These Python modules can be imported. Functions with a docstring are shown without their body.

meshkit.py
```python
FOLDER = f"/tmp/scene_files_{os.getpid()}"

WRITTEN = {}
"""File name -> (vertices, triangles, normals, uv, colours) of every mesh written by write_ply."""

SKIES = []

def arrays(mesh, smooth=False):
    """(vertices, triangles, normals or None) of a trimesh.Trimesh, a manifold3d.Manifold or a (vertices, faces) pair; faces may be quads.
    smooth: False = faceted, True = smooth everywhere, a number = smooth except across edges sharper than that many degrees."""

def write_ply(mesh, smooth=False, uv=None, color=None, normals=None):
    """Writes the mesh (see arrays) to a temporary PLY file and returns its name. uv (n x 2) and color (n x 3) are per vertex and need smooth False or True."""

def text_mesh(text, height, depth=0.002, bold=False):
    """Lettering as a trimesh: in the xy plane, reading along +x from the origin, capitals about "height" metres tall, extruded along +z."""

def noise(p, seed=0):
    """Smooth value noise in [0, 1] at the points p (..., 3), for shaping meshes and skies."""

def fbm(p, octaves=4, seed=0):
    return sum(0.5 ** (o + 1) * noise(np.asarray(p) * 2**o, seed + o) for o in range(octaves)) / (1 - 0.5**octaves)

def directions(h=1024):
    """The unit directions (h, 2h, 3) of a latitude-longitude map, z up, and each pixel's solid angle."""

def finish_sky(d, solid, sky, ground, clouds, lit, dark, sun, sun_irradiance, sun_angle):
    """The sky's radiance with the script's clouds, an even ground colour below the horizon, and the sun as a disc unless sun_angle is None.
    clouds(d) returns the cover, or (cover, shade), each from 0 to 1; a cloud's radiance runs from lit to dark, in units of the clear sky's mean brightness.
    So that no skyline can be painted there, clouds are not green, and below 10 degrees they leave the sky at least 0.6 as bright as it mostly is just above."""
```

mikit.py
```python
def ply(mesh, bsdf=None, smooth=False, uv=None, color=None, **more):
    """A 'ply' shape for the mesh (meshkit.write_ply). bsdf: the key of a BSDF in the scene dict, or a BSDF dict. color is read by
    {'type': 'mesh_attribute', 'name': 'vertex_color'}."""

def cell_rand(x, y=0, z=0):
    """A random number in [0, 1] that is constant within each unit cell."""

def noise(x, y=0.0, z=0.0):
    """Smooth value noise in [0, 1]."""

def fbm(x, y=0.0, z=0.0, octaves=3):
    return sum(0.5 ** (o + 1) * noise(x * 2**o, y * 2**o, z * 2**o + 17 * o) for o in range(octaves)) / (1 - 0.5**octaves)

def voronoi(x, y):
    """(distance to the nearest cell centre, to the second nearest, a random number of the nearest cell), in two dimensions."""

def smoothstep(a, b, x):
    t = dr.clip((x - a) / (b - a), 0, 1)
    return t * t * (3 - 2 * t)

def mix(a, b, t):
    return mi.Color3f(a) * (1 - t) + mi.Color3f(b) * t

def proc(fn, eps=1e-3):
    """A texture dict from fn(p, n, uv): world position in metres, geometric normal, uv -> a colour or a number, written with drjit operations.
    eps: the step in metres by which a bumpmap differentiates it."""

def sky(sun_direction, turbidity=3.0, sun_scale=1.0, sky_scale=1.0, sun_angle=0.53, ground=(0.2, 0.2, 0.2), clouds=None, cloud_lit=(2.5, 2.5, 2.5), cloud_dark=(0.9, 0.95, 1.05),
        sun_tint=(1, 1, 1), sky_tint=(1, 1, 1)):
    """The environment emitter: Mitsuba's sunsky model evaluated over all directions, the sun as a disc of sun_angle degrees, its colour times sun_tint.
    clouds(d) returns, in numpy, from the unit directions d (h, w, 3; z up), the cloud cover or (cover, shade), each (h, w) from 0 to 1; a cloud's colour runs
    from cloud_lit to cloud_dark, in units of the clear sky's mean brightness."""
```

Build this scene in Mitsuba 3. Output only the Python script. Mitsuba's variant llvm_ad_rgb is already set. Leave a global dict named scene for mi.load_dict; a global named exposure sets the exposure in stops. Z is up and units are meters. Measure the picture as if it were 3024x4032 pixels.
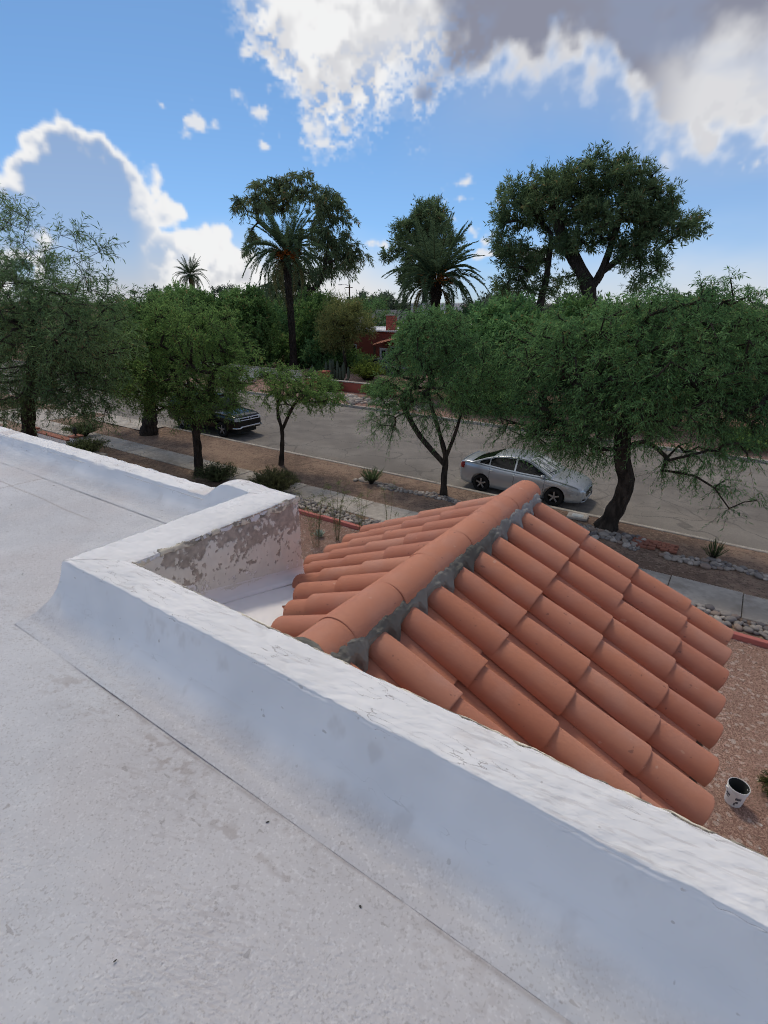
import math
import numpy as np
import trimesh
import manifold3d as m3
import drjit as dr
import mitsuba as mi
import mikit
import meshkit
from mikit import noise, fbm, voronoi, cell_rand, smoothstep, mix, proc

scene, labels = {'type': 'scene'}, {}
ST = mi.ScalarTransform4f

# ------------------------------------------------------------------ camera, sky, exposure
EYE = np.array([0.0, 0.0, 6.3])                      # standing on the flat roof, z = 0 is the front yard
FWD = np.array([-0.52457299, 0.76614041, -0.37128432])
UP = np.array([-0.2125489, 0.30444191, 0.92851392])
scene['camera'] = {
    'type': 'perspective', 'fov': 72.6, 'fov_axis': 'x', 'near_clip': 0.05, 'far_clip': 3000.0,
    'to_world': ST().look_at(origin=EYE.tolist(), target=(EYE + FWD).tolist(), up=UP.tolist()),
    'film': {'type': 'hdrfilm', 'width': 768, 'height': 1024},
    'sampler': {'type': 'independent', 'sample_count': 64},
}
exposure = 2.36


def sstep(a, b, x):
    t = np.clip((x - a) / (b - a), 0, 1)
    return t * t * (3 - 2 * t)


def clouds(d):
    az = np.degrees(np.arctan2(d[..., 0], d[..., 1]))
    el = np.degrees(np.arcsin(np.clip(d[..., 2], -1, 1)))
    q = np.stack([az / 10, el / 10, 0 * az], -1)
    f1 = meshkit.fbm(q * 4.2, 5, 3)                     # lumps
    f2 = meshkit.fbm(q * [1.1, 2.2, 1] + 7.3, 5, 9)     # long streaks
    f3 = meshkit.fbm(q * 9.0 + 3.1, 4, 5)               # small curls
    ridge = 1 - np.abs(2 * meshkit.fbm(q * 5.5 + 1.7, 5, 21) - 1)
    # towering cumulus low in the left of the view, its rim lit from behind
    sd = np.full(az.shape, 99.0)
    for a, e, r in ((-61, 7.9, 5.0), (-63.8, 8.8, 2.6), (-58.8, 8.9, 3.4), (-57.6, 6.0, 2.6), (-67, 6.0, 3.4), (-54.8, 7.0, 1.3), (-53.9, 7.4, 0.8),
                    (-55.5, 3.6, 3.0), (-52.0, 3.2, 3.2), (-49.9, 5.6, 1.0), (-48.5, 2.0, 2.6), (-45.0, 1.0, 1.9), (-72, 4.0, 5.0), (-60, 1, 6)):
        sd = np.minimum(sd, np.hypot((az - a) * np.cos(np.radians(el)), el - e) - r)
    sd = sd + (f1 - 0.5) * 2.2 + (f3 - 0.5) * 1.5
    cum = sstep(0.35, -0.25, sd)
    cum_shade = sstep(-0.35, -1.5, sd + (f3 - 0.5) * 1.0) * sstep(-54.0, -57.5, az + (f2 - 0.5) * 3)
    cum_shade = np.maximum(cum_shade, 0.75 * sstep(-0.1, -1.6, sd) * sstep(0.48, 0.62, f1 * 0.6 + f3 * 0.4))
    cum = cum * (1 - 0.58 * cum_shade)
    cum_shade = cum_shade * 0.84
    # the high sheet that covers the upper right of the view and goes on overhead
    edge = np.interp(az, [-180, -120, -75, -60, -50, -46.5, -43.5, -40.5, -35, -30.5, -26, -19, -15, -12, -10, -5, 0, 25, 60, 120, 180],
                     [15, 20, 42, 38, 27, 21.0, 16.2, 13.6, 14.2, 16.0, 17.8, 18.2, 17.2, 14.0, 11.8, 11.0, 10.6, 12, 14, 13, 15])
    h = el - edge
    f4 = meshkit.fbm(q * [17, 26, 1] + 5.5, 3, 41)                # small broken flecks
    lump = (f1 - 0.5) * 6.0 + (f3 - 0.5) * 5.0 + (f2 - 0.5) * 3.0 + (f4 - 0.5) * 8.5 * sstep(-22, -31, az)
    sheet = sstep(-1.5, 2.6, h + lump)
    sheet = sheet * (1 - 0.85 * sstep(0.50, 0.60, 0.6 * f3 + 0.4 * f4) * sstep(7.0, 2.0, h) * sstep(-24, -32, az))
    veil = 0.30 * sstep(-8, 1.0, h + (f2 - 0.5) * 8) * sstep(-36, -20, az)
    dark = sstep(0.3, 2.6, h + (f1 - 0.5) * 4.0 + (f2 - 0.5) * 3) * sstep(-36, -25, az + (f1 - 0.5) * 14)
    dark = dark * (1 - 0.72 * sstep(-14, -8, az) * sstep(20.5, 16.0, el + (f1 - 0.5) * 5))
    dark = np.maximum(dark, 0.34 * sstep(0.46, 0.62, 0.5 * f1 + 0.5 * f3) * sstep(-0.5, 2.0, h + lump))
    dark = np.maximum(dark, 0.32 * sstep(0.50, 0.62, f2) * sstep(-14, -9, az))
    dark = np.maximum(dark, 0.26 * sstep(0.53, 0.66, meshkit.fbm(q * 3.0 + 11, 4, 2)) * sstep(0.8, 3, h))
    sheet = sheet * (1 - 0.25 * sstep(0.52, 0.64, f2))
    over = sstep(26, 40, el)
    broken = sstep(0.34, 0.56, meshkit.fbm(np.stack([d[..., 0], d[..., 1], 0 * az], -1) / np.maximum(d[..., 2:], 0.2) * 1.6, 5, 31))
    sheet = sheet * (1 - over) + broken * over
    # single small clouds and the bright haze along the horizon
    small = np.zeros(az.shape)
    for a, e, rx, ry in ((-51.1, 14.2, 0.8, 0.4), (-47.8, 15.9, 1.4, 0.5), (-45.5, 15.3, 1.6, 0.45), (-46.3, 19.6, 0.5, 0.7), (-44.2, 17.6, 1.2, 0.9), (-42.6, 16.6, 0.8, 0.6), (-42.0, 14.2, 2.4, 0.7), (-45.4, 13.0, 0.5, 0.25),
                         (-40.5, 13.3, 1.6, 0.4), (-27.3, 10.2, 1.7, 0.32), (-27.0, 9.1, 1.6, 0.3), (-25.5, 6.6, 1.4, 0.8), (-3.0, 10.4, 2.0, 0.7), (-53.8, 15.2, 0.3, 0.3), (-22, 4.4, 3, 0.35), (-33, 5.2, 3, 0.3)):
        g = 1 - np.hypot((az - a) / (1.25 * rx), (el - e) / (1.25 * ry)) + (f1 - 0.5) * 3.0 + (f3 - 0.5) * 3.2 + (f4 - 0.5) * 2.0
        small = np.maximum(small, 0.9 * sstep(0.1, 1.3, g))
    hz = 0.45 * sstep(8.0, 1.0, el + (f2 - 0.5) * 7) * sstep(-26, -16, az) + 0.72 * sstep(7.5, 0.5, el + (f2 - 0.5) * 6) * sstep(-90, -50, az) * sstep(-22, -40, az) + 0.35 * sstep(5.0, 0.0, el + (f2 - 0.5) * 4)
    cover, shade = np.zeros(az.shape), np.zeros(az.shape)
    for c, s in ((hz, 0.18 + 0 * az), (veil, 0.45 + 0 * az), (cum, cum_shade), (sheet, dark), (small, 0.12 + 0 * az)):
        shade = s * c + shade * (1 - c)
        cover = c + cover * (1 - c)
        shade = np.where(cover > 1e-4, shade, 0)
    shade = np.clip(shade / np.maximum(cover, 1e-3), 0, 1)
    return cover, shade


SUN_AZ, SUN_EL = math.radians(-52), math.radians(57)
SUN = [math.sin(SUN_AZ) * math.cos(SUN_EL), math.cos(SUN_AZ) * math.cos(SUN_EL), math.sin(SUN_EL)]
scene['sky'] = mikit.sky(SUN, turbidity=2.6, sun_scale=0.21, sky_scale=0.58, sun_angle=9, ground=(0.2, 0.18, 0.16), clouds=clouds,
                         cloud_lit=(3.3, 3.3, 3.3), cloud_dark=(0.95, 1.0, 1.28), sky_tint=(0.72, 0.96, 1.16), sun_tint=(0.96, 1.0, 1.05))

# ------------------------------------------------------------------ helpers
rng = np.random.default_rng(11)


def key_of(name, parent=None):
    k = name if parent is None else parent + '__' + name
    if k not in scene and k not in labels:
        return k
    n = 1
    while f'{k}_{n:03d}' in scene or f'{k}_{n:03d}' in labels:
        n += 1
    return f'{k}_{n:03d}'


def tag(k, label=None, cat=None, group=None, kind=None):
    d = {a: b for a, b in (('label', label), ('category', cat), ('group', group), ('kind', kind)) if b}
    if d:
        labels[k] = d
    return k


def thing(name, label, cat, group=None):
    """A thing whose parts follow: only its labels entry, no mesh of its own."""
    return tag(key_of(name), label, cat, group)


def add(name, mesh, bsdf, parent=None, smooth=False, label=None, cat=None, group=None, kind=None, **kw):
    k = key_of(name, parent)
    scene[k] = mikit.ply(mesh, bsdf, smooth=smooth, **kw)
    tag(k, label, cat, group, kind)
    return k


def put(name, ply, parent, M, bsdf=None):
    """One more entry of a mesh already written, at another place."""
    k = key_of(name, parent)
    scene[k] = {**ply, 'to_world': ST(np.asarray(M, float).tolist())}
    if bsdf:
        scene[k]['bsdf'] = {'type': 'ref', 'id': bsdf}
    return k


def frame(o, x, y, z, s=1.0):
    M = np.eye(4)
    s = np.broadcast_to(s, 3)
    M[:3, 0], M[:3, 1], M[:3, 2], M[:3, 3] = np.asarray(x) * s[0], np.asarray(y) * s[1], np.asarray(z) * s[2], o
    return M


def rotz(a):
    c, s = math.cos(a), math.sin(a)
    return np.array([[c, -s, 0], [s, c, 0], [0, 0, 1.0]])


def place(o, a=0.0, s=1.0, tilt=(0, 0)):
    R = rotz(a) @ trimesh.transformations.euler_matrix(tilt[0], tilt[1], 0)[:3, :3]
    return frame(o, R[:, 0], R[:, 1], R[:, 2], s)


def grid_mesh(P):
    """P (n, m, 3) -> (vertices, triangles)."""
    n, m = P.shape[:2]
    i, j = np.meshgrid(np.arange(n - 1), np.arange(m - 1), indexing='ij')
    a = (i * m + j).ravel()
    f = np.vstack([np.stack([a, a + m, a + m + 1], 1), np.stack([a, a + m + 1, a + 1], 1)])
    return P.reshape(-1, 3), f


def join(*ms):
    v, f, o = [], [], 0
    for m in ms:
        a, b = (np.asarray(m.vertices), np.asarray(m.faces)) if hasattr(m, 'faces') else m
        v.append(a)
        f.append(np.asarray(b) + o)
        o += len(a)
    return np.vstack(v), np.vstack(f)


def move(m, t=(0, 0, 0), R=None):
    v, f = (np.asarray(m.vertices), np.asarray(m.faces)) if hasattr(m, 'faces') else m
    return (v if R is None else v @ np.asarray(R).T) + np.asarray(t, float), f


def box(cx, cy, cz, sx, sy, sz):
    return move(trimesh.creation.box((sx, sy, sz)), (cx, cy, cz))


def rbox(sx, sy, sz, r=0.02, seg=2):
    """A box with rounded edges, centred."""
    s = trimesh.creation.icosphere(seg, r)
    pts = []
    for a in (-1, 1):
        for b in (-1, 1):
            for c in (-1, 1):
                pts.append(s.vertices + [a * (sx / 2 - r), b * (sy / 2 - r), c * (sz / 2 - r)])
    h = trimesh.convex.convex_hull(np.vstack(pts))
    return np.asarray(h.vertices), np.asarray(h.faces)


def tube(pts, rad, sides=8, cap=True):
    p = np.asarray(pts, float)
    r = np.broadcast_to(np.asarray(rad, float), len(p))
    t = np.gradient(p, axis=0)
    t /= np.linalg.norm(t, axis=1, keepdims=True) + 1e-12
    ref = np.where(np.abs(t[:, 2:]) < 0.9, [0, 0, 1.0], [1.0, 0, 0])
    a = np.cross(t, ref)
    a /= np.linalg.norm(a, axis=1, keepdims=True)
    b = np.cross(t, a)
    g = np.arange(sides) * 2 * np.pi / sides
    P = p[:, None] + r[:, None, None] * (np.cos(g)[None, :, None] * a[:, None] + np.sin(g)[None, :, None] * b[:, None])
    n = len(p)
    i, j = np.meshgrid(np.arange(n - 1), np.arange(sides), indexing='ij')
    q = np.stack([i * sides + j, i * sides + (j + 1) % sides, (i + 1) * sides + (j + 1) % sides, (i + 1) * sides + j], -1).reshape(-1, 4)
    f = np.vstack([q[:, [0, 1, 2]], q[:, [0, 2, 3]]])
    v = P.reshape(-1, 3)
    if cap:
        v = np.vstack([v, p[0], p[-1]])
        k = np.arange(sides)
        f = np.vstack([f, np.stack([k, np.full(sides, len(v) - 2), (k + 1) % sides], 1),
                       np.stack([(n - 1) * sides + (k + 1) % sides, np.full(sides, len(v) - 1), (n - 1) * sides + k], 1)])
    return v, f[:, ::-1]


def revolve(prof, n=24):
    m = trimesh.creation.revolve(np.asarray(prof, float), sections=n)
    return np.asarray(m.vertices), np.asarray(m.faces)


def spline(pts, n):
    """Catmull-Rom through the points, n samples."""
    p = np.asarray(pts, float)
    p = np.vstack([2 * p[0] - p[1], p, 2 * p[-1] - p[-2]])
    u = np.linspace(0, len(p) - 3 - 1e-9, n)
    i = u.astype(int)
    t = (u - i)[:, None]
    a, b, c, d = p[i], p[i + 1], p[i + 2], p[i + 3]
    return 0.5 * (2 * b + (c - a) * t + (2 * a - 5 * b + 4 * c - d) * t**2 + (3 * b - a - 3 * c + d) * t**3)


# ------------------------------------------------------------------ materials
def mat(k, color, rough=0.8, bump=None, height=1.0, two=True, **kw):
    b = {'type': 'principled', 'base_color': color if isinstance(color, dict) else {'type': 'rgb', 'value': list(color)}, 'roughness': rough, 'specular': kw.pop('specular', 0.3), **kw}
    if bump is not None:
        b = {'type': 'bumpmap', 'arbitrary': bump, 'scale': height, 'bsdf': b}
    scene[k] = {'type': 'twosided', 'bsdf': b} if two else b
    return k


def deck_colour(p):
    big = fbm(p.x * 0.8, p.y * 0.8, 1.0, 3)
    mid = fbm(p.x * 7 + 5, p.y * 7, 2.0, 4)
    c = mix((0.45, 0.462, 0.485), (0.545, 0.558, 0.58), smoothstep(0.25, 0.75, big * 0.65 + mid * 0.35))
    c = mix(c, (0.50, 0.475, 0.475), 0.45 * smoothstep(0.42, 0.68, fbm(p.x * 1.3 + 7, p.y * 1.7, 4.0, 3)))
    # scuffs: short strokes where the coating is worn, and fine grit
    s1 = fbm(p.x * 40 - p.y * 95, p.y * 26 + p.x * 20, 4.0, 3)
    c = mix(c, (0.35, 0.325, 0.32), 0.32 * smoothstep(0.50, 0.80, s1) * smoothstep(0.50, 0.70, fbm(p.x * 2.2 + 3, p.y * 2.2, 7.0, 3)))
    spk = noise(p.x * 210, p.y * 210, 3.0) * 0.6 + noise(p.x * 110, p.y * 110, 8.0) * 0.4
    c = mix(c, (0.33, 0.32, 0.32), 0.50 * smoothstep(0.58, 0.84, spk))
    c = mix(c, (0.66, 0.665, 0.68), 0.35 * smoothstep(0.60, 0.84, noise(p.x * 180 + 3, p.y * 180, 6.0) * 0.6 + noise(p.x * 75, p.y * 75, 2.0) * 0.4))
    chip = noise(p.x * 48, p.y * 66, 3.0) * noise(p.x * 13 + 2, p.y * 17, 1.0)
    return mix(c, (0.27, 0.255, 0.25), 0.5 * smoothstep(0.72, 0.80, chip))


def c_deck(p, n, uv):
    c = deck_colour(p)
    # the dirt that collects along the lap of the membrane, 0.9 m out, and the cross seams
    w = 0.014 * (noise(p.x * 5, 3.0) - 0.5)
    lap = dr.exp(-dr.square((p.y - 0.895 - w) / (0.004 + 0.006 * noise(p.x * 9, 2.0)))) * smoothstep(0.12, 0.45, noise(p.x * 6, 9.0) + 0.1) * smoothstep(-2.75, -2.3, p.x)
    c = mix(c, (0.30, 0.275, 0.27), 0.48 * lap)
    halo = dr.exp(-dr.square((p.y - 0.80) / 0.10)) * smoothstep(0.40, 0.72, fbm(p.x * 3.1, p.y * 12, 6.0, 4)) * smoothstep(-2.8, -2.3, p.x) * smoothstep(0.45, 0.65, fbm(p.x * 40 - p.y * 10, p.y * 40, 2.0, 3))
    c = mix(c, (0.30, 0.265, 0.25), 0.62 * halo)
    s2 = dr.exp(-dr.square((p.y - 1.98 - w) / 0.008)) * smoothstep(-4.2, -4.6, p.x) + dr.exp(-dr.square((p.x + 5.9 + w) / 0.01)) * smoothstep(0.6, 1.2, p.y)
    return mix(c, (0.30, 0.27, 0.26), 0.6 * dr.minimum(s2, 1.0))


def b_deck(p, n, uv):
    return 0.5 * fbm(p.x * 46 - p.y * 16, p.y * 36, p.z * 20, 4) + 0.5 * noise(p.x * 150, p.y * 150, p.z * 150)


def c_coat(p, n, uv):
    a = fbm(p.x * 4, p.y * 4, p.z * 4, 3)
    up = smoothstep(0.3, 0.8, n.z) * smoothstep(4.68, 4.72, p.z)
    s = fbm(p.x * 12 + p.y * 9, p.y * 70 - p.x * 9, p.z * 40, 4)
    c = mix((0.66, 0.67, 0.68), (0.82, 0.825, 0.83), a)
    c = mix(c, (0.50, 0.485, 0.48), up * 0.50 * smoothstep(0.52, 0.72, s) * smoothstep(0.32, 0.6, fbm(p.x * 3 + 1, p.y * 6, 0.0, 3)))
    k = dr.abs(fbm(p.x * 6 + p.y * 3, p.y * 34, 3.0, 4) - 0.5)
    c = mix(c, (0.36, 0.345, 0.33), up * 0.8 * smoothstep(0.014, 0.003, k) * smoothstep(0.44, 0.58, fbm(p.x * 7, p.y * 7, 2.0, 2)))
    c = mix(c, (0.50, 0.47, 0.45), 0.35 * (1 - up) * smoothstep(0.60, 0.78, fbm(p.x * 11, p.y * 5, p.z * 6, 4)))
    d = noise(p.x * 60, p.y * 60, p.z * 60) * noise(p.x * 23, p.y * 23, p.z * 23 + 4)
    c = mix(c, (0.36, 0.33, 0.30), 0.5 * smoothstep(0.66, 0.74, d))
    c = mix(c, (0.46, 0.39, 0.35), 0.40 * up * smoothstep(0.62, 0.76, fbm(p.x * 2 + 4, p.y * 4, 1.0, 4)))
    return mix(deck_colour(p), c, smoothstep(4.595, 4.70, p.z + 0.06 * (a - 0.5)))


def b_coat(p, n, uv):
    up = smoothstep(4.83, 4.90, p.z) + 0.22
    k = dr.abs(fbm(p.x * 6 + p.y * 3, p.y * 34, 3.0, 4) - 0.5)
    return up * (0.55 * fbm(p.x * 12 + p.y * 9, p.y * 70 - p.x * 9, p.z * 30, 4) + 0.25 * noise(p.x * 130, p.y * 130, p.z * 130) + 0.25 * smoothstep(0.0, 0.016, k))


def c_tile(p, n, uv):
    a = fbm(p.x * 1.7 + 3, p.y * 1.7, p.z * 1.7, 3)
    b = fbm(p.x * 9, p.y * 9, p.z * 9, 3)
    c = mix((0.455, 0.188, 0.120), (0.50, 0.203, 0.120), smoothstep(0.3, 0.7, a))
    c = mix(c, (0.47, 0.24, 0.18), 0.40 * smoothstep(0.40, 0.75, b))
    g = noise(p.x * 240, p.y * 240, p.z * 240)
    c = mix(c, (0.34, 0.135, 0.09), 0.22 * g)
    e = noise(p.x * 38, p.y * 38, p.z * 38) * noise(p.x * 17 + 2, p.y * 17, p.z * 17)
    c = mix(c, (0.58, 0.40, 0.32), 0.35 * smoothstep(0.68, 0.76, e))
    return mix(c, (0.20, 0.09, 0.07), 0.6 * smoothstep(0.80, 0.86, noise(p.x * 31 + 9, p.y * 31, p.z * 31) * 0.6 + noise(p.x * 77, p.y * 77, p.z * 77) * 0.4))


def c_tile_pale(p, n, uv):
    return c_tile(p, n, uv) * mi.Color3f(1.03, 1.10, 1.14)


def c_tile_dark(p, n, uv):
    return c_tile(p, n, uv) * mi.Color3f(0.93, 0.89, 0.88)


def b_tile(p, n, uv):
    return noise(p.x * 210, p.y * 210, p.z * 210) * 0.5 + 0.5 * noise(p.x * 90, p.y * 90, p.z * 90)


def c_mortar(p, n, uv):
    a = fbm(p.x * 5, p.y * 5, p.z * 5, 4)
    c = mix((0.135, 0.130, 0.112), (0.25, 0.24, 0.212), smoothstep(0.3, 0.7, a))
    return mix(c, (0.30, 0.305, 0.30), 0.9 * smoothstep(2.9, 3.7, p.y + 0.8 * (a - 0.5)))


def b_rough(p, n, uv):
    return fbm(p.x * 25, p.y * 25, p.z * 25, 4)


def c_road(p, n, uv):
    a = fbm(p.x * 0.25, p.y * 0.5, 0.0, 4)
    b = fbm(p.x * 1.6, p.y * 1.6, 3.0, 4)
    c = mix((0.155, 0.142, 0.130), (0.225, 0.208, 0.190), smoothstep(0.3, 0.7, 0.6 * a + 0.4 * b))
    c = mix(c, (0.205, 0.175, 0.15), 0.6 * smoothstep(0.55, 0.8, fbm(p.x * 0.35 + 8, p.y * 1.5, 9.0, 4)) * smoothstep(20.5, 17.0, p.y))
    c = mix(c, (0.12, 0.11, 0.10), 0.35 * noise(p.x * 30, p.y * 30, 1.0))
    wx, wy = p.x + 1.1 * (fbm(p.x * 0.8, p.y * 0.8, 5.0, 3) - 0.5), p.y + 1.1 * (fbm(p.x * 0.8 + 9, p.y * 0.8, 6.0, 3) - 0.5)
    d1, d2, r = voronoi(wx * 0.42, wy * 0.55)
    k = smoothstep(0.045, 0.012, d2 - d1)
    d3, d4, r2 = voronoi(wx * 1.3 + 4, wy * 1.3)
    k = dr.maximum(k, 0.7 * smoothstep(0.05, 0.015, d4 - d3) * smoothstep(0.5, 0.62, fbm(p.x * 0.22 + 3, p.y * 0.3, 2.0, 3)))
    c = mix(c, (0.10, 0.095, 0.09), 0.55 * smoothstep(0.60, 0.70, fbm(p.x * 0.16 + 2, p.y * 0.45 + 5, 4.0, 3)) * smoothstep(0.35, 0.6, noise(p.x * 3, p.y * 3, 2.0)))
    return mix(c, (0.085, 0.08, 0.075), 0.55 * k)


def c_gravel(p, n, uv):
    d1, d2, r = voronoi(p.x * 58, p.y * 58)
    e1, e2, s = voronoi(p.x * 19 + 7, p.y * 19)
    a = fbm(p.x * 0.9, p.y * 0.9, 0.0, 3)
    c = mix((0.21, 0.115, 0.085), (0.47, 0.305, 0.24), r)
    c = mix(c, (0.55, 0.46, 0.40), 0.7 * smoothstep(0.86, 0.93, s))
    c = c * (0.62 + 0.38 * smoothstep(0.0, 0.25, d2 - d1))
    return c * (1.18 + 0.4 * a)


def b_gravel(p, n, uv):
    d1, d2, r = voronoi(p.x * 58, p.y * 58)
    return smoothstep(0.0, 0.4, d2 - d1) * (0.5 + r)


def c_dirt(p, n, uv):
    a = fbm(p.x * 0.5, p.y * 0.8, 0.0, 4)
    b = fbm(p.x * 5, p.y * 5, 3.0, 4)
    c = mix((0.155, 0.105, 0.080), (0.28, 0.195, 0.145), smoothstep(0.3, 0.72, 0.55 * a + 0.45 * b))
    c = mix(c, (0.30, 0.23, 0.17), 0.5 * smoothstep(0.66, 0.8, noise(p.x * 16, p.y * 16, 4.0)))
    return mix(c, (0.08, 0.055, 0.042), 0.5 * smoothstep(0.62, 0.8, noise(p.x * 21 + 5, p.y * 21, 2.0)))


def c_concrete(p, n, uv):
    a = fbm(p.x * 1.1, p.y * 1.1, p.z, 4)
    b = fbm(p.x * 12, p.y * 12, p.z * 12, 3)
    c = mix((0.30, 0.275, 0.245), (0.42, 0.39, 0.35), smoothstep(0.3, 0.7, 0.6 * a + 0.4 * b))
    return mix(c, (0.20, 0.17, 0.145), 0.5 * smoothstep(0.55, 0.78, fbm(p.x * 2.3 + 3, p.y * 2.3, 6.0, 4)))


def c_bark(p, n, uv):
    a = fbm(p.x * 14, p.y * 14, p.z * 3.0, 4)
    return mix((0.020, 0.016, 0.013), (0.060, 0.048, 0.039), smoothstep(0.3, 0.75, a))


def c_stucco(p, n, uv):
    a = fbm(p.x * 1.3, p.y * 1.3, p.z * 1.3, 4)
    return mix((0.60, 0.575, 0.52), (0.70, 0.68, 0.63), a)


def c_redwall(p, n, uv):
    a = fbm(p.x * 0.7, p.y * 0.7, p.z * 1.3, 4)
    return mix((0.27, 0.072, 0.055), (0.34, 0.10, 0.075), a)


t_rough = proc(b_rough)
mat('m_deck', proc(c_deck), 0.75, proc(b_deck), 0.0055)
mat('m_coat', proc(c_coat), 0.6, proc(b_coat), 0.0045)
mat('m_tile', proc(c_tile), 0.62, proc(b_tile), 0.0012)
mat('m_tile_pale', proc(c_tile_pale), 0.64, proc(b_tile), 0.0012)
mat('m_tile_dark', proc(c_tile_dark), 0.60, proc(b_tile), 0.0012)
mat('m_mortar', proc(c_mortar), 1.0, proc(lambda p, n, uv: fbm(p.x * 60, p.y * 60, p.z * 60, 4)), 0.02, specular=0.05)
mat('m_road', proc(c_road), 0.85)
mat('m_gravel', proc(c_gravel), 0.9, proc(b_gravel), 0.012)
mat('m_dirt', proc(c_dirt), 0.95, t_rough, 0.03)
mat('m_concrete', proc(c_concrete), 0.9)
mat('m_bark', proc(c_bark), 0.95, t_rough, 0.03)
mat('m_stucco', proc(c_stucco), 0.9, t_rough, 0.008)
mat('m_redwall', proc(c_redwall), 0.9)
VC = {'type': 'mesh_attribute', 'name': 'vertex_color'}
mat('m_painted', VC, 0.9)
scene['m_leaf'] = {'type': 'principledthin', 'base_color': VC, 'roughness': 0.5, 'diff_trans': 1.0, 'spec_trans': 0.0, 'eta': 1.3}
mat('m_white_pvc', (0.84, 0.84, 0.85), 0.5)
mat('m_edging', (0.42, 0.135, 0.115), 0.7)
mat('m_brick', (0.27, 0.115, 0.08), 0.9)
for i, c in enumerate(((0.23, 0.21, 0.195), (0.33, 0.295, 0.26), (0.165, 0.15, 0.15), (0.42, 0.38, 0.34), (0.28, 0.22, 0.185))):
    mat(f'm_stone_{i}', c, 0.8)
mat('m_silver', (0.44, 0.475, 0.51), 0.24, metallic=0.6, clearcoat=1.0, clearcoat_gloss=0.95, specular=0.5)
mat('m_black_paint', (0.004, 0.004, 0.005), 0.12, specular=0.35)
mat('m_darkblue', (0.01, 0.018, 0.04), 0.25, clearcoat=1.0, clearcoat_gloss=0.97, specular=0.5)
mat('m_glass_dark', (0.004, 0.005, 0.006), 0.05, specular=0.3)
mat('m_shade', (0.50, 0.53, 0.53), 0.4)
mat('m_trim', (0.012, 0.012, 0.012), 0.5)
mat('m_rubber', (0.014, 0.014, 0.014), 0.85)
mat('m_alloy', (0.42, 0.42, 0.43), 0.3, metallic=0.8)
mat('m_chrome', (0.75, 0.76, 0.78), 0.12, metallic=1.0)
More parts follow.
